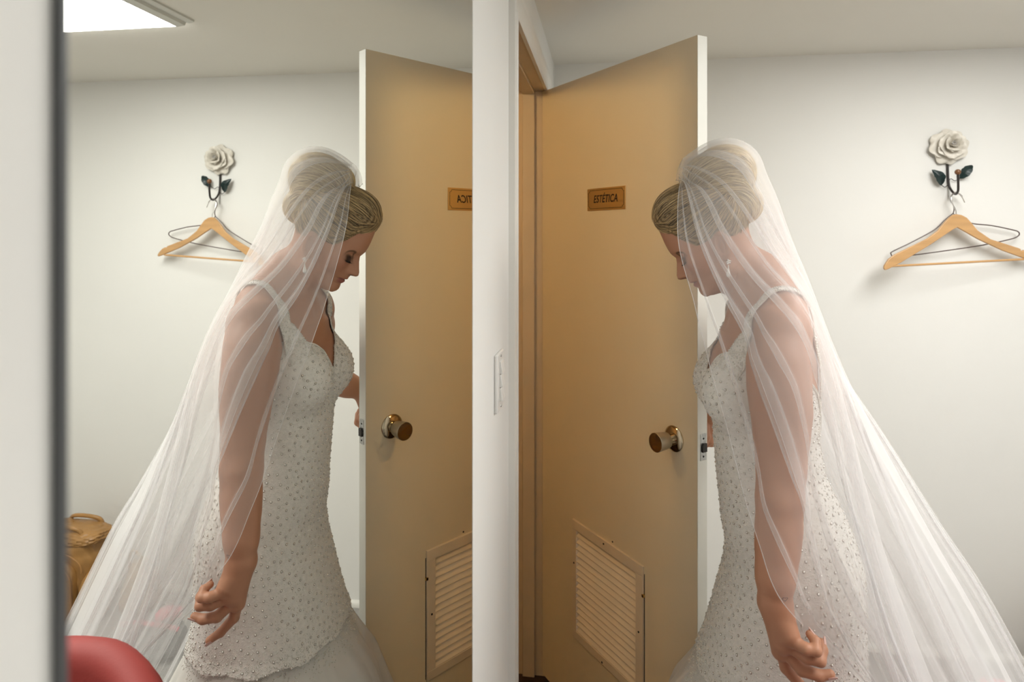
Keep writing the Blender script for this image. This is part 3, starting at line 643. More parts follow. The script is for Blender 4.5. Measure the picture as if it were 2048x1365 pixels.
def strands(fn, P0, flow, npts, step, rad, name, parent, lights):
    """trace locks over an implicit surface"""
    def wf(q): return fn(q[:,0],q[:,1],q[:,2])
    p = P0.copy(); path = []; lift = RNG.uniform(.0002,.0016,len(p)); wob = RNG.uniform(-.12,.12,len(p))
    for i in range(npts):
        d, g = grad(wf, p); p = p-(d-lift)[:,None]*g
        path.append(p.copy())
        v = flow(p, g); v = v+wob[:,None]*np.cross(g, v); v -= (v*g).sum(1,keepdims=True)*g; v /= np.maximum(np.linalg.norm(v,axis=1,keepdims=True),1e-6)
        p = p+v*step
    path = np.stack(path,1); n = len(p)
    T = np.gradient(path, axis=1); T /= np.maximum(np.linalg.norm(T,axis=2,keepdims=True),1e-9)
    nrm = np.stack([grad(wf, path[:,i])[1] for i in range(npts)],1); B = np.cross(T, nrm)
    tp = np.sin(np.linspace(.12,math.pi-.12,npts))**.5*rad; V = []
    for a in (0, 2*math.pi/3, 4*math.pi/3): V.append(path+(nrm*math.cos(a)*.6+B*math.sin(a)*1.3)*tp[None,:,None]*RNG.uniform(.6,1.4,(n,1,1)))
    V = np.stack(V,2).reshape(-1,3); F = []
    base = (np.arange(n)[:,None]*npts+np.arange(npts-1)[None,:]).ravel()*3
    for k in range(3): F.append(np.stack([base+k, base+(k+1)%3, base+3+(k+1)%3, base+3+k],1))
    F = np.concatenate(F); W = hworld(V[:,0],V[:,1],V[:,2]); me = fastmesh(name, W-PB, F)
    m = RNG.uniform(0,1,n)**1.2; dk, lt = np.array(lights[0]), np.array(lights[1])
    col = np.repeat(dk[None]*(1-m[:,None])+lt[None]*m[:,None], npts*3, 0)
    at = me.attributes.new('tint','FLOAT_COLOR','POINT'); at.data.foreach_set('color', np.concatenate([col,np.ones((len(col),1))],1).astype(np.float32).ravel())
    o = link(name, me, 'hair_strand', parent); o['kind'] = 'stuff'; return o
def seeds(fn, n, lo, hi, keep):
    q = RNG.uniform(lo, hi, (n*6,3))
    for _ in range(6):
        d, g = grad(lambda a: fn(a[:,0],a[:,1],a[:,2]), q); q = q-d[:,None]*g
    q = q[(np.abs(fn(q[:,0],q[:,1],q[:,2])) < .002) & keep(q)]; return q[:n]
def cap_flow(p, g): return np.array([-.12,.085,0])-p*np.array([1,1,.55])
def bun_flow(p, g):
    r = p-np.array([-.058,.040,0]); v = np.stack([-r[:,1], r[:,0], np.zeros(len(p))],1); v /= np.maximum(np.linalg.norm(v,axis=1,keepdims=True),1e-5)
    return v
P0 = seeds(cap_local, 2600, (-.11,-.03,-.085), (.09,.165,.085), lambda q: (q[:,1] > np.interp(q[:,0],HLF[:,0],HLF[:,1])+.001))
strands(cap_local, P0, cap_flow, 13, .0050, .00075, 'hair_locks', hair, ((.07,.038,.014),(.78,.55,.27)))
P0 = seeds(bun_local, 2400, (-.175,.0,-.07), (-.02,.19,.07), lambda q: q[:,0] < -.02)
strands(bun_local, P0, bun_flow, 15, .0050, .00080, 'hair_locks', bun, ((.36,.235,.10),(.98,.77,.43)))
# lashes
for sg in (1,-1):
    mb = MB()
    for k in range(15):
        t = k/14; w0 = sg*(.0185+.0265*t); uu = .0088+.0026*t
        q = np.array([np.linspace(.06,.10,400), np.full(400,uu), np.full(400,w0)]); d = head_sdf(*q); fi = q[0][np.where(d < 0)[0][-1]]
        le = .8 if sg > 0 else .35
        pts = [hworld(fi-.0008,uu,w0), hworld(fi+.0035*le,uu-.0022*le,w0+sg*.0012*(t-.2)), hworld(fi+.0070*le,uu-.0024*le,w0+sg*.0030*(t-.2)), hworld(fi+.0092*le,uu-.0008*le,w0+sg*.0046*(t-.2))]
        mb.tube(pts, [.00055,.00048,.00034,.0001], 5)
    obj('eyelashes', mb, 'lash', person)
# earrings
for sg in (1,-1):
    b0 = hworld(-.004,-.031,sg*.073); c0 = Vector(b0)
    er = obj('earring', MB().tube([c0, c0+Vector((0,0,-.006))], .0008, 6), 'chrome', person)
    er['label'] = 'drop earring with crystal cluster and pear-shaped stone'
    mb = MB()
    for k in range(9): mb.ball(c0+Vector((.0042*math.cos(k*2.4)*math.sqrt(k/9), -.002*sg, -.004+.0050*math.sin(k*2.4)*math.sqrt(k/9))), .0018, 8, 5)
    obj('cluster', mb, 'crystal', er)
    obj('drop', MB().lathe([(.0006,0),(.0012,.006),(.0030,.013),(.0046,.019),(.0044,.0225),(.0022,.0252),(.0003,.026)], c0+Vector((0,-.001*sg,-.010)), (0,0,-1), 12), 'crystal', er, smooth=False)
# nails
for nm in ('index','middle','ring','pinky'):
    F_ = HAND_L[nm]; a, b = np.array(F_[-2][:3]), np.array(F_[-1][:3]); t = (b-a)/np.linalg.norm(b-a); r = F_[-1][3]
    pv = np.array(F_[-3][:3]) if nm in ('index','middle') else np.array(F_[1][:3])
    bend = np.cross(t, np.array([.35,.25,.9])); dor = np.array([-.35,-.45,-.82]); dor -= t*(dor@t); dor /= np.linalg.norm(dor)
    if nm in ('ring','pinky'): dor = np.array([.9,-.2,.15]); dor -= t*(dor@t); dor /= np.linalg.norm(dor)
    sd = np.cross(t, dor); mb = MB(); V = []; nu, nv = 6, 7
    for lay in (0,1):
        for i in range(nu):
            for j in range(nv):
                s = j/(nv-1)*2-1; q = i/(nu-1); wv = .82*(1-.35*max(0,q-.6)**2*4)
                V.append(b+t*(-.006+q*(r+.0075))+(dor*math.cos(s*wv*1.15)+sd*math.sin(s*wv*1.15))*(r*(1.02-.10*max(0,q-.5))+ (.0006 if lay else -.0004)))
    n0 = nu*nv; F2 = []
    for i in range(nu-1):
        for j in range(nv-1):
            a_ = i*nv+j; F2 += [(a_,a_+1,a_+nv+1,a_+nv),(n0+a_,n0+a_+nv,n0+a_+nv+1,n0+a_+1)]
    bd = [(0,j) for j in range(nv)]+[(i,nv-1) for i in range(1,nu)]+[(nu-1,j) for j in range(nv-2,-1,-1)]+[(i,0) for i in range(nu-2,0,-1)]
    for (i,j),(k,l) in zip(bd, bd[1:]+bd[:1]): F2.append((i*nv+j,k*nv+l,n0+k*nv+l,n0+i*nv+j))
    obj('nail', mb.add(V,F2), 'nail', person)
# small heart tattoo on the wrist
hp = []
for k in range(24):
    a = 2*math.pi*k/24; hx = 16*math.sin(a)**3/17; hz = (13*math.cos(a)-5*math.cos(2*a)-2*math.cos(3*a)-math.cos(4*a))/17
    hp.append((.5145+hx*.0048, 1.139, -.6265+hz*.0048))
hp = np.array(hp)
for _ in range(6):
    d, g = grad(body_pts, hp); hp = hp-(d+.0002)[:,None]*g
obj('wrist_tattoo', MB().tube(hp, .0006, 6, closed=True), 'tattoo', person)['label'] = 'small heart outline tattoo on the wrist'

# ------------------------------------------------------------------ gown
DRESS = [(-.19,.470,.640,.118,CYB),(-.21,.458,.645,.131,CYB),(-.26,.451,.651,.142,CYB),(-.31,.452,.652,.142,CYB),(-.37,.450,.651,.135,CYB),(-.43,.444,.652,.124,CYB),(-.50,.449,.664,.121,CYB),(-.56,.455,.692,.132,CYB),(-.62,.461,.718,.152,CYB),(-.68,.472,.734,.166,CYB),(-.73,.467,.737,.172,CYB),(-.79,.451,.737,.175,CYB),(-.85,.435,.738,.178,CYB),(-.91,.418,.745,.186,CYB),(-.96,.395,.765,.205,CYB)]
def dress_sdf(x, y, z):
    d = loft(x, y, z, DRESS)
    for sg in (-1,1): d = smin(d, ell(x, y, z, (.473,CYB+sg*.062,-.330), (.0645,.0665,.0715)), .036)
    return d
def dress_pts(p): return dress_sdf(p[:,0],p[:,1],p[:,2])
def neckline(x, y):
    ay = np.abs(y-CYB)
    fr = np.interp(ay, [0,.012,.03,.055,.08,.11,.14], [-.322,-.300,-.272,-.252,-.243,-.238,-.245])
    bk = np.interp(ay, [0,.04,.08,.11,.14], [-.415,-.405,-.36,-.31,-.275])
    s = np.clip((x-.50)/(.62-.50),0,1); s = s*s*(3-2*s)
    return fr*(1-s)+bk*s
h = .0034; ax = [np.arange(a,b,h) for a,b in ((.37,.79),(1.20,1.64),(-.972,-.18))]
D = dress_sdf(ax[0][:,None,None], ax[1][None,:,None], ax[2][None,None,:]).astype(np.float32)
VD, QD = nets(ax, D); c_ = VD[QD].mean(1)
hem = -.932+.0035*np.sin(np.arctan2(c_[:,1]-CYB, c_[:,0]-.58)*11)
VD, QD = compact(VD, QD[(c_[:,2] < neckline(c_[:,0],c_[:,1])) & (c_[:,2] > hem)])
gown = link('gown', fastmesh('gown', VD-PB, QD), 'lace', person); gown['label'] = 'white mermaid wedding gown covered in crystals'
ORG[gown.name] = Vector(PB)
sl_ = gown.modifiers.new('cloth','SOLIDIFY'); sl_.thickness = .0025; sl_.offset = -1
def sample(V, Q, n):
    T = np.concatenate([Q[:,[0,1,2]], Q[:,[0,2,3]]]); a, b, c = V[T[:,0]], V[T[:,1]], V[T[:,2]]
    cr = np.cross(b-a, c-a); ar = np.linalg.norm(cr,axis=1); k = RNG.choice(len(T), n, p=ar/ar.sum())
    u1 = np.sqrt(RNG.uniform(0,1,n)); u2 = RNG.uniform(0,1,n)
    return a[k]*(1-u1)[:,None]+b[k]*(u1*(1-u2))[:,None]+c[k]*(u1*u2)[:,None], cr[k]/np.maximum(ar[k],1e-12)[:,None]
def poisson(p, n, r):
    cells = {}; keep = []
    for i, q in enumerate(p):
        key = tuple((q//r).astype(int)); ok = True
        for dx in (-1,0,1):
            for dy in (-1,0,1):
                for dz in (-1,0,1):
                    for j in cells.get((key[0]+dx,key[1]+dy,key[2]+dz),()):
                        if ((p[j]-q)**2).sum() < r*r: ok = False; break
                    if not ok: break
                if not ok: break
            if not ok: break
        if ok: cells.setdefault(key,[]).append(i); keep.append(i)
    return p[keep], n[keep]
def scatter(name, P, N, prof, nseg, m, parent, smooth=False, jitter=0.):
    """small lathed stones set on the surface; prof: (radius, height)"""
    P = np.asarray(P); N = np.asarray(N)+RNG.normal(0,jitter,P.shape) if jitter else np.asarray(N); N = N/np.linalg.norm(N,axis=1,keepdims=True)
    A = np.cross(N, np.where(np.abs(N[:,2:3]) < .9, np.array([[0,0,1.]]), np.array([[1.,0,0]]))); A /= np.linalg.norm(A,axis=1,keepdims=True); B = np.cross(N,A)
    V = []
    for r, hh in prof:
        for k in range(nseg):
            t = 2*math.pi*k/nseg; V.append(P+N*hh+A*(r*math.cos(t))+B*(r*math.sin(t)))
    V = np.stack(V,1); m0 = V.shape[1]; F = []
    base = np.arange(len(P))*m0
    for i in range(len(prof)-1):
        for k in range(nseg): F.append(np.stack([base+i*nseg+k, base+i*nseg+(k+1)%nseg, base+(i+1)*nseg+(k+1)%nseg, base+(i+1)*nseg+k],1))
    o = link(name, fastmesh(name, V.reshape(-1,3)-PB, np.concatenate(F)), m, parent, smooth=smooth); o['kind'] = 'stuff'; return o
def out_n(P, N):
    d, g = grad(dress_pts, P); return g
SP_, SN_ = sample(VD, QD, 26000); SN_ = out_n(SP_, SN_)
cp, cn = poisson(SP_, SN_, .0150)
scatter('crystal_settings', cp, cn, [(.0029,-.0006),(.0030,.0006),(.0022,.0010)], 8, 'crystal_set', gown)
scatter('crystals', cp, cn, [(.0023,.0005),(.0022,.0013),(.0011,.0022),(.0001,.0023)], 7, 'crystal', gown, jitter=.12)
sp2, sn2 = sample(VD, QD, 9000); sn2 = out_n(sp2, sn2)
scatter('seed_beads', sp2, sn2, [(.0009,-.0002),(.0011,.0007),(.0001,.0014)], 5, 'seed_bead', gown, jitter=.3)
# dense beading: bust cups, hem
m_ = (SP_[:,2] > -.42) & (SP_[:,0] < .50) & (np.abs(np.abs(SP_[:,1]-CYB)-.03) < .03) & (RNG.uniform(size=len(SP_)) < .75)
m2_ = (SP_[:,2] < -.885) & (RNG.uniform(size=len(SP_)) < np.clip((-.885-SP_[:,2])/.03,0,1))
scatter('dense_beads', SP_[m_|m2_], SN_[m_|m2_], [(.0011,-.0002),(.0013,.0008),(.0002,.0016)], 5, 'seed_bead', gown, jitter=.3)
# pearl edging along the neckline
ep, en = [], []
for th in np.linspace(0, 2*math.pi, 900):
    x0, y0 = .548, CYB; zt = -.3
    for _ in range(6):
        rr = np.linspace(.02,.22,200); q = np.stack([x0+rr*math.cos(th), y0+rr*math.sin(th), np.full(200,zt)],1); dd_ = dress_pts(q); i_ = np.where(dd_ < 0)[0]
        if not len(i_): break
        r0 = rr[i_[-1]]; zt = float(neckline(np.array([q[i_[-1],0]]), np.array([q[i_[-1],1]]))[0])
    ep.append((x0+r0*math.cos(th), y0+r0*math.sin(th), zt))
ep = np.array(ep)
for _ in range(3):
    d, g = grad(dress_pts, ep); ep = ep-d[:,None]*g
scatter('edge_pearls', np.concatenate([ep, ep-np.array([0,0,.004])]), np.concatenate([g,g]), [(.0012,-.0008),(.0019,.0006),(.0012,.0020),(.0002,.0025)], 6, 'seed_bead', gown)
# beaded shoulder straps
def surf(p, off):
    for _ in range(8):
        d, g = grad(body_pts, p); p = p-(np.clip(d-off,-.02,.02))[:,None]*g
    return p, g
for sg in (-1, 1):
    ctl = [(.436,.112,-.268,.034),(.444,.114,-.240,.030),(.460,.117,-.205,.0220),(.484,.119,-.165,.0140),(.510,.117,-.130,.0075),(.540,.115,-.112,.0055),(.580,.110,-.120,.0055),(.612,.100,-.160,.0060),(.632,.090,-.220,.0080),(.645,.080,-.290,.0110),(.650,.075,-.360,.0150),(.655,.075,-.420,.0180)]
    pth = np.array(smooth_path([(a, CYB+sg*b, c) for a,b,c,_ in ctl], 6)); wds = np.interp(np.linspace(0,len(ctl)-1,len(pth)), range(len(ctl)), [c[3] for c in ctl])
    pth, g = surf(pth, .004); T = np.gradient(pth,axis=0); T /= np.linalg.norm(T,axis=1,keepdims=True); B = np.cross(T,g); nv = 9; rows = []
    for j in range(nv):
        s = j/(nv-1)*2-1; q, g2 = surf(pth+B*(wds*s)[:,None], .0035); rows.append(q)
    R_ = np.stack(rows,1); n_ = len(pth); Vs = R_.reshape(-1,3); ii = (np.arange(n_-1)[:,None]*nv+np.arange(nv-1)[None]).ravel()
    Qs = np.stack([ii,ii+1,ii+nv+1,ii+nv],1)
    st = link('shoulder_strap', fastmesh('shoulder_strap', Vs-PB, Qs), 'lace', gown); q_ = st.modifiers.new('cloth','SOLIDIFY'); q_.thickness = .002; q_.offset = 0
    bp, bn = sample(Vs, Qs, 520); d, bn = grad(body_pts, bp)
    ed = np.concatenate([R_[:,0],R_[:,-1]]); ed = np.concatenate([ed, (R_[1:,0]+R_[:-1,0])/2, (R_[1:,-1]+R_[:-1,-1])/2]); d, ng = grad(body_pts, ed)
    scatter('strap_beads', np.concatenate([bp,ed]), np.concatenate([bn,ng]), [(.0012,.0002),(.0017,.0014),(.0010,.0025),(.0002,.0028)], 6, 'seed_bead', gown, jitter=.15)
# flared skirt: lining and an outer layer of tulle
SK = np.array([(-.855,.440,.728,.168),(-.885,.434,.733,.172),(-.93,.413,.748,.187),(-.98,.381,.772,.210),(-1.04,.340,.800,.240),(-1.20,.285,.875,.285),(-1.40,.220,.965,.325),(-1.625,.165,1.060,.350)])[::-1]
def skirt(off, amp, seed, ztop):
    rg = np.random.default_rng(seed); nz, nt = 44, 260; zs = np.linspace(ztop,-1.6285,nz); th = np.linspace(0,2*math.pi,nt,endpoint=False)
    fr, bk, ry = [np.interp(zs, SK[:,0], SK[:,i]) for i in (1,2,3)]; ph = rg.uniform(0,6.28,6); V = []
    for i in range(nz):
        t = (ztop-zs[i])/(ztop+1.6285); cx = (fr[i]+bk[i])/2; rx = (bk[i]-fr[i])/2+off*min(1,4*t); r2 = ry[i]+off*min(1,4*t)
        w_ = sum(math.pow(.75,k)*np.sin(nf*th+ph[k]+t*.9*(k-2)) for k, nf in enumerate((9,14,19,27,38)))/2.2
        k_ = 1+amp*min(1,t*2.2)*w_*.10
        yy = np.sin(th); ysc = np.where(yy > 0, .66+.34*(1-t), 1.0)
        V.append(np.stack([cx+rx*np.cos(th)*k_, CYB+r2*yy*ysc*k_, np.full(nt,zs[i])],1))
    V = np.concatenate(V); i, j = np.meshgrid(np.arange(nz-1), np.arange(nt), indexing='ij'); j2 = (j+1)%nt
    return V, np.stack([(i*nt+j).ravel(), (i*nt+j2).ravel(), ((i+1)*nt+j2).ravel(), ((i+1)*nt+j).ravel()],1)
V, Q = skirt(-.022, .5, 3, -.90); link('skirt_lining', fastmesh('skirt_lining', V-PB, Q), 'skirt_lining', gown)
V, Q = skirt(.0, 1.0, 5, -.900)
o = link('tulle_skirt', fastmesh('tulle_skirt', V-PB, Q), 'tulle_skirt', gown); o['label'] = 'sheer white tulle over the flared skirt'
kb = (V[Q].mean(1)[:,2] > -.985); bp, bn = sample(V, Q[kb], 7000); kp_ = RNG.uniform(size=len(bp)) < np.clip((bp[:,2]+.985)/.07,0,1)**1.5; bn = np.where((bn*(bp-np.array([.58,CYB,-.95]))).sum(1,keepdims=True) > 0, bn, -bn)
scatter('hem_beads', bp[kp_], bn[kp_], [(.0011,-.0002),(.0014,.0008),(.0002,.0017)], 5, 'seed_bead', gown, jitter=.3)

# ------------------------------------------------------------------ veil
def skirt_pts(p):
    fr, bk, ry = [np.interp(p[:,2], SK[:,0], SK[:,i]) for i in (1,2,3)]; cx = (fr+bk)/2; rx = (bk-fr)/2+.01
    q = np.sqrt(((p[:,0]-cx)/rx)**2+((p[:,1]-CYB)/(ry+.01))**2); return np.where(p[:,2] < -.90, (q-1)*np.minimum(rx,ry), .5)
def solid_pts(p): return np.minimum(np.minimum(body_pts(p), hair_pts(p)), np.minimum(dress_pts(p), skirt_pts(p)))
KEY = {
 0.0: [(.372,1.388,.108),(.358,1.339,.040),(.355,1.308,-.012),(.361,1.296,-.052),(.372,1.295,-.092),(.383,1.291,-.131),(.390,1.280,-.169),(.400,1.265,-.212),(.409,1.246,-.260),(.417,1.228,-.295),(.429,1.210,-.345),(.441,1.189,-.403),(.456,1.166,-.474),(.469,1.152,-.521),(.478,1.142,-.550),(.492,1.135,-.592),(.507,1.133,-.625),(.528,1.134,-.657),(.552,1.165,-.700),(.600,1.200,-.745),(.660,1.205,-.800),(.760,1.20,-.885),(.95,1.15,-1.13),(1.10,1.06,-1.60)],
 0.22: [(.384,1.392,.130),(.418,1.345,.070),(.450,1.318,.000),(.495,1.288,-.075),(.545,1.240,-.140),(.580,1.205,-.215),(.605,1.180,-.320),(.640,1.165,-.500),(.705,1.150,-.720),(.86,1.10,-1.10),(1.08,1.00,-1.60)],
 0.40: [(.388,1.400,.145),(.440,1.352,.135),(.492,1.338,.080),(.545,1.325,-.020),(.590,1.290,-.110),(.625,1.250,-.230),(.690,1.235,-.420),(.785,1.230,-.640),(.95,1.19,-1.00),(1.28,1.14,-1.60)],
 0.55: [(.390,1.412,.152),(.445,1.410,.186),(.510,1.402,.165),(.548,1.395,.100),(.580,1.382,.000),(.620,1.365,-.140),(.668,1.355,-.270),(.775,1.345,-.460),(.850,1.335,-.593),(.918,1.330,-.706),(1.07,1.33,-1.00),(1.40,1.33,-1.60)],
 0.72: [(.392,1.425,.145),(.440,1.468,.130),(.500,1.480,.070),(.555,1.490,-.040),(.600,1.510,-.140),(.640,1.525,-.270),(.700,1.520,-.460),(.80,1.50,-.70),(.99,1.48,-1.08),(1.32,1.50,-1.60)],
 0.88: [(.390,1.432,.128),(.425,1.474,.060),(.465,1.500,-.015),(.520,1.535,-.090),(.575,1.585,-.160),(.625,1.610,-.270),(.680,1.600,-.460),(.76,1.575,-.72),(.92,1.57,-1.10),(1.22,1.60,-1.60)],
 1.0: [(.380,1.436,.108),(.398,1.484,.040),(.430,1.508,-.020),(.480,1.545,-.090),(.545,1.610,-.160),(.630,1.650,-.240),(.680,1.630,-.420),(.73,1.60,-.72),(.86,1.60,-1.10),(1.12,1.62,-1.60)]}
NT, NS = 170, 430
def resample(pts, n):
    p = np.array(smooth_path(pts,10)); s = np.concatenate([[0],np.cumsum(np.linalg.norm(np.diff(p,axis=0),axis=1))]); s /= s[-1]
    t = np.linspace(0,1,n); return np.stack([np.interp(t,s,p[:,i]) for i in range(3)],1)
ks = sorted(KEY); K = np.stack([resample(KEY[k],NT) for k in ks])
def across(phi):
    """smooth interpolation between the key falls of the cloth"""
    K2 = np.concatenate([2*K[:1]-K[1:2], K, 2*K[-1:]-K[-2:-1]]); kk = np.array([2*ks[0]-ks[1]]+ks+[2*ks[-1]-ks[-2]])
    i = np.clip(np.searchsorted(kk, phi, 'right')-1, 1, len(kk)-3); x0, x1 = kk[i], kk[i+1]; t = ((phi-x0)/(x1-x0))[:,None,None]
    m0 = (K2[i+1]-K2[i-1])/(kk[i+1]-kk[i-1])[:,None,None]*(x1-x0)[:,None,None]; m1 = (K2[i+2]-K2[i])/(kk[i+2]-kk[i])[:,None,None]*(x1-x0)[:,None,None]
    return K2[i]*(2*t**3-3*t**2+1)+m0*(t**3-2*t**2+t)+K2[i+1]*(-2*t**3+3*t**2)+m1*(t**3-t**2)
tt = np.linspace(0,1,NT)
def fall(p0, p1, off, rows_n, rows_t, clear, length):
    """one layer of the veil between two of the falls, pushed clear of head, body and gown, with folds that open where it hangs free"""
    phi = np.linspace(p0,p1,NS); G0 = across(phi)
    if length < 1: 
        k = int(NT*length); x = np.linspace(0,k-1,NT); i0 = np.minimum(x.astype(int),NT-2); fr = (x-i0)[None,:,None]; G0 = G0[:,i0]*(1-fr)+G0[:,i0+1]*fr
    nr = np.cross(np.gradient(G0,axis=0), np.gradient(G0,axis=1)); nr /= np.maximum(np.linalg.norm(nr,axis=2,keepdims=True),1e-9)
    ctr = G0.mean(0)[None]; nr *= np.sign((nr*(G0-ctr)).sum(2,keepdims=True)+1e-9)
    tg = np.gradient(G0,axis=0); tg /= np.maximum(np.linalg.norm(tg,axis=2,keepdims=True),1e-9)
    s01 = (phi-p0)/(p1-p0); fade = np.clip(np.minimum(s01,1-s01)/.05,0,1)[:,None]
    span = np.linalg.norm(np.diff(G0,axis=0),axis=2).sum(0)/(p1-p0)                 # width of the cloth at each height
    def waves(rows, drift, k):
        w = 0
        for nf, a, p in rows:
            A = np.minimum(a*(.0006+.020*np.clip(tt-.05,0,1)), k*span/nf)
            w = w+A[None]*np.sin(2*math.pi*nf*phi[:,None]+p+drift*np.sin(nf*1.7)*tt[None])
        return w
    wv = waves(rows_n, 1.6, .10); wt = waves(rows_t, 1.6, .15)
    free = np.clip((solid_pts(G0.reshape(-1,3)).reshape(NS,NT)-.012)/.07,0,1); free = free*free*(3-2*free)
    for _ in range(6): free[1:-1] = .5*free[1:-1]+.25*(free[2:]+free[:-2]); free[:,1:-1] = .5*free[:,1:-1]+.25*(free[:,2:]+free[:,:-2])
    G = G0+nr*(off*np.clip(tt/.08,0,1)[None]+wv*fade*(.16+.84*free))[:,:,None]+tg*(wt*fade*(.10+.90*free))[:,:,None]
    P = G.reshape(-1,3)
    for mg in (clear+.004,clear+.002,clear):
        d, g = grad(solid_pts, P); push = np.clip(mg-d,0,.05); P = P+push[:,None]*g
    G = P.reshape(NS,NT,3); G[:,:,2] = np.maximum(G[:,:,2], FL+.008)
    for _ in range(2): G[:,1:-1] = .5*G[:,1:-1]+.25*(G[:,2:]+G[:,:-2])
    return G
def sheet_quads(ns): i, j = np.meshgrid(np.arange(ns-1), np.arange(NT-1), indexing='ij'); a_ = (i*NT+j).ravel(); return np.stack([a_,a_+NT,a_+NT+1,a_+1],1)
def pleat(G, folds):
    """lay narrow Z-folds into a finished sheet: the cloth doubles back over itself along its fall"""
    n = len(G); nr = np.cross(np.gradient(G,axis=0), np.gradient(G,axis=1)); nr /= np.maximum(np.linalg.norm(nr,axis=2,keepdims=True),1e-9)
    d, g = grad(solid_pts, G.reshape(-1,3)); nr *= np.where((nr*g.reshape(n,NT,3)).sum(2,keepdims=True) < 0, -1, 1)
    x = []; lift = []
    pos = 0.
    for c, w in sorted(folds):
        a, b = (c-w)*(n-1), (c+w)*(n-1); k = np.arange(math.ceil(pos), a); x += list(k); lift += [0]*len(k)
        m = 5
        for q in range(m): x.append(a+(b-a)*q/(m-1)); lift.append(0.)
        for q in range(1,m): x.append(b-(b-a)*q/(m-1)); lift.append(.0012)
        for q in range(1,m): x.append(a+(b-a)*q/(m-1)); lift.append(.0024*(1-.0*q))
        pos = b+.5; x.append(b+.4); lift.append(.0008)
    k = np.arange(math.ceil(pos), n); x += list(k); lift += [0]*len(k)
    x = np.clip(np.array(x,float),0,n-1); i0 = np.minimum(x.astype(int),n-2); f = (x-i0)[:,None,None]
    dep = np.clip((tt-.015)/.05,.1,1)[None,:,None]
    return G[i0]*(1-f)+G[i0+1]*f+(nr[i0]*(1-f)+nr[i0+1]*f)*np.array(lift)[:,None,None]*dep
G = fall(0,1,0,[(6,1.4,.3),(11,1.,2.1),(17,.62,4.),(29,.30,1.)],[(6,1.2,1.8),(11,1.1,3.7),(17,.85,5.5),(29,.45,2.6)],.006,1)
G = pleat(G, [(.042,.0045),(.105,.011),(.138,.005),(.215,.015),(.300,.006),(.352,.010),(.45,.013),(.56,.008),(.66,.012),(.78,.008),(.90,.011)])
veil = link('veil', fastmesh('veil', G.reshape(-1,3)-PB, sheet_quads(len(G))), 'tulle_veil', person); veil['label'] = 'long sheer white tulle veil falling from the bun'
ORG[veil.name] = Vector(PB)
def edging(G, r=.0006): return MB().tube([tuple(q) for q in G[0]], r, 5).tube([tuple(q) for q in G[-1]], r, 5).tube([tuple(q) for q in G[::3,-1]], r, 5)
obj('veil_edging', edging(G), 'tulle_hem', veil)
G2 = fall(.10,.95,.010,[(5,1.5,1.3),(9,1.1,.4),(15,.7,2.2),(26,.30,5.)],[(5,1.3,3.1),(9,1.2,5.0),(15,.9,1.2),(26,.4,.6)],.013,.985)
v2 = link('veil_layer', fastmesh('veil_layer', G2.reshape(-1,3)-PB, sheet_quads(len(G2))), 'tulle_veil', veil)
obj('veil_edging', edging(G2,.00032), 'tulle_hem', veil)
obj('comb', MB().tube(smooth_path([(.386,1.392,.132),(.392,1.402,.140),(.394,1.412,.143),(.394,1.424,.141),(.390,1.434,.132)],5), .0022, 8), 'chrome', veil)

# ------------------------------------------------------------------ red tub chair in front of the mirror
CHX, CHY = .620, .700
ch = empty('tub_chair', (CHX,CHY,FL)); tag(ch, 'red leather tub chair whose rounded back shows low in the mirror', 'chair')
def tub(r0, r1, zb, ztop, a0, a1, n=48, rnd=.020, inset=0.):
    V = []; F = []; m = 14
    for i in range(n+1):
        t = i/n; a = math.radians(a0+(a1-a0)*t); e = abs(t-.5)*2
        zt = ztop-.22*max(0,(e-.2)/.8)**1.6; sec = []
        rm, hw = (r0+r1)/2, (r1-r0)/2
        sec = [(r0,zb),(r0,zt-rnd*1.6)]+[(rm-hw*math.cos(math.pi*k/8), zt-rnd*1.6+rnd*1.6*math.sin(math.pi*k/8)) for k in range(1,8)]+[(r1,zt-rnd*1.6),(r1,zb)]
        m = len(sec)
        for r, z in sec: V.append((CHX+r*math.cos(a), CHY+r*math.sin(a), z))
    for i in range(n):
        for k in range(m): F.append((i*m+k,i*m+(k+1)%m,(i+1)*m+(k+1)%m,(i+1)*m+k))
    F += [tuple(range(m)), tuple(n*m+k for k in range(m))]
    return MB().add(V,F)
obj('backrest', tub(.190,.252,-1.28,-.660,-60,200), 'red_leather', ch)
obj('inner_pad', tub(.150,.189,-1.24,-.725,-50,190), 'red_dark', ch)
def piping(r, dz, a0=-60, a1=200):
    out = []
    for i in range(49):
        t = i/48; a = math.radians(a0+(a1-a0)*t); e = abs(t-.5)*2; out.append((CHX+r*math.cos(a), CHY+r*math.sin(a), -.660-.22*max(0,(e-.2)/.8)**1.6+dz))
    return out
obj('piping', MB().tube(piping(.2510,-.030), .0035, 8), 'red_dark', ch)
obj('seat', MB().lathe([(.02,0),(.150,0),(.165,-.015),(.170,-.05),(.165,-.085),(.150,-.10),(.02,-.10)], (CHX,CHY,-1.15), (0,0,1), 40), 'red_leather', ch)
obj('column', MB().lathe([(.03,0),(.03,.22),(.05,.235)], (CHX,CHY,-1.51), (0,0,1), 20), 'chrome', ch)
for k in range(5):
    a = 2*math.pi*k/5+.3
    lg = obj('leg', MB().tube([(CHX,CHY,-1.50),(CHX+.12*math.cos(a),CHY+.12*math.sin(a),-1.53),(CHX+.235*math.cos(a),CHY+.235*math.sin(a),-1.580)], [.018,.015,.011], 10), 'chrome', ch)
    obj('caster', MB().lathe([(.010,-.011),(.023,-.009),(.025,0),(.023,.009),(.010,.011)], (CHX+.235*math.cos(a),CHY+.235*math.sin(a),-1.605), (-math.sin(a),math.cos(a),0), 18), 'black_plastic', lg)
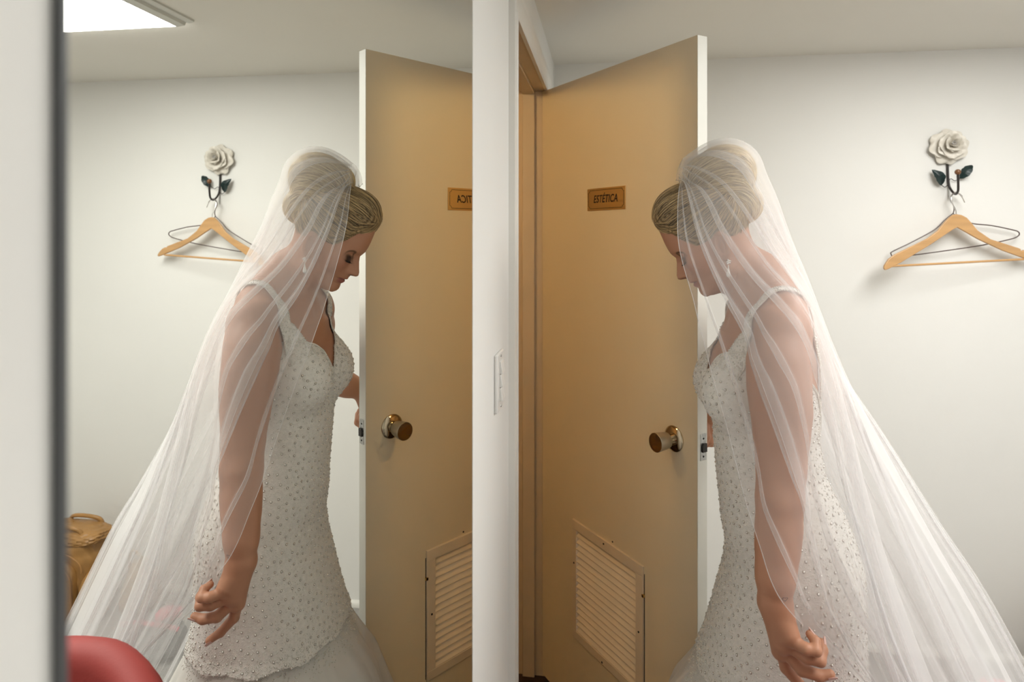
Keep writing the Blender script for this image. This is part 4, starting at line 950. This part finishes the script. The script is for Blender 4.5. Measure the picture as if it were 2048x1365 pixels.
obj('base_shell', MB().lathe([(.10,0),(.20,.02),(.235,.05),(.235,.06)], (CHX,CHY,-1.30), (0,0,1), 40), 'red_dark', ch)

# ------------------------------------------------------------------ bags by the back wall
def blob(c, r, e=2.6, n=72, m=44, wob=.0, seed=0, squash=0.):
    """rounded-box solid"""
    rg = np.random.default_rng(seed); ph = rg.uniform(0,6.28,8); V = []; F = []
    def sp(v, p): return math.copysign(abs(v)**p, v)
    for i in range(m+1):
        a = -math.pi/2+math.pi*i/m
        for k in range(n):
            b = 2*math.pi*k/n; ca, sa = sp(math.cos(a),2/e), sp(math.sin(a),2/e); x, y, z = ca*sp(math.cos(b),2/e), ca*sp(math.sin(b),2/e), sa
            q = 1+wob*(math.sin(3*x+4*z+ph[0])+.7*math.sin(5*y-3*z+ph[1])+.6*math.sin(7*z+5*x+ph[2]))/2
            q -= wob*.55*abs(math.sin(6*x+9*z+ph[3]+1.5*math.sin(4*y+ph[4])))**3+wob*.4*abs(math.sin(8*y-5*x+7*z+ph[5]))**4
            tp = 1-squash*(z+1)/2
            V.append((c[0]+r[0]*x*q*tp, c[1]+r[1]*y*q*tp, c[2]+r[2]*z*(q if z > 0 else 1)))
    for i in range(m):
        for k in range(n): F.append((i*n+k,i*n+(k+1)%n,(i+1)*n+(k+1)%n,(i+1)*n+k))
    F += [tuple(range(n-1,-1,-1)), tuple(m*n+k for k in range(n))]
    return MB().add(V,F)
tb = empty('travel_bag', (2.06,2.40,FL)); tag(tb, 'tan leather travel bag with zipped pocket on the floor, seen in the mirror', 'bag')
obj('body', blob((2.06,2.42,FL+.195),(.185,.115,.195),3.4,wob=.06,seed=2,squash=.16), 'tan_leather', tb)
obj('top_flap', blob((2.04,2.41,FL+.352),(.150,.085,.034),3.0,wob=.06,seed=5), 'tan_leather', tb)
obj('front_pocket', blob((2.055,2.315,FL+.150),(.120,.032,.145),3.2,wob=.03,seed=8,squash=.12), 'tan_leather', tb)
obj('side_pocket', blob((1.905,2.375,FL+.120),(.032,.075,.110),3.0,wob=.03,seed=9), 'tan_leather', tb)
def arch(cx, y, z0, w, hgt, n=20): return [(cx+w*math.cos(math.pi*k/n), y, z0+hgt*math.sin(math.pi*k/n)**.8) for k in range(n+1)]
zp = obj('zip', MB().tube([(1.945,2.296,FL+.05)]+arch(2.055,2.288,FL+.19,.11,.085)[::-1][0:]+[(2.165,2.296,FL+.05)], .0042, 8), 'tan_seam', tb)
obj('zip_pull', MB().tube([(1.945,2.290,FL+.085),(1.945,2.284,FL+.065),(1.946,2.284,FL+.045)], [.003,.0045,.0045], 8), 'brass', zp)
obj('seam', MB().tube(arch(2.05,2.312,FL+.24,.135,.075), .0035, 8), 'tan_seam', tb)
for y in (2.36,2.47):
    obj('handle', MB().tube(smooth_path([(1.955,y,FL+.345),(1.965,y,FL+.385),(2.00,y-.01,FL+.402),(2.07,y-.012,FL+.404),(2.11,y,FL+.385),(2.12,y,FL+.345)],6), .0085, 10), 'tan_leather', tb)
mb = MB()
for i_ in range(6):
    for k in range(7): mb.lathe([(.0028,0),(.0028,.0015)], (1.8715-.0005*abs(k-3),2.335+.014*i_,FL+.06+.018*k), (-1,0,0), 8)
o = obj('perforation', mb, 'tan_seam', tb); o['kind'] = 'stuff'
wb = empty('woven_bag', (1.765,2.47,FL)); tag(wb, 'slumped brown woven bag behind the veil beside the tan travel bag', 'bag')
obj('body', blob((1.765,2.46,FL+.120),(.085,.10,.120),2.5,wob=.07,seed=11,squash=.45), 'brown_weave', wb)
obj('strap', MB().tube(smooth_path([(1.725,2.44,FL+.20),(1.73,2.42,FL+.262),(1.765,2.42,FL+.288),(1.80,2.44,FL+.262),(1.81,2.45,FL+.19)],6), .006, 8), 'brown_weave', wb)
gb = empty('sports_bag', (1.52,2.23,FL)); tag(gb, 'small grey fabric bag with pink trim on the floor behind the veil', 'bag')
obj('body', blob((1.52,2.23,FL+.075),(.125,.075,.075),2.8,wob=.04,seed=21,squash=.15), 'grey_fabric', gb)
obj('trim', MB().tube(smooth_path([(1.40,2.20,FL+.125),(1.45,2.175,FL+.150),(1.52,2.17,FL+.156),(1.59,2.175,FL+.150),(1.64,2.20,FL+.122)],6), .0085, 8), 'pink_fabric', gb)
obj('cloth', blob((1.47,2.24,FL+.155),(.05,.04,.020),2.4,wob=.12,seed=25), 'pink_fabric', gb)
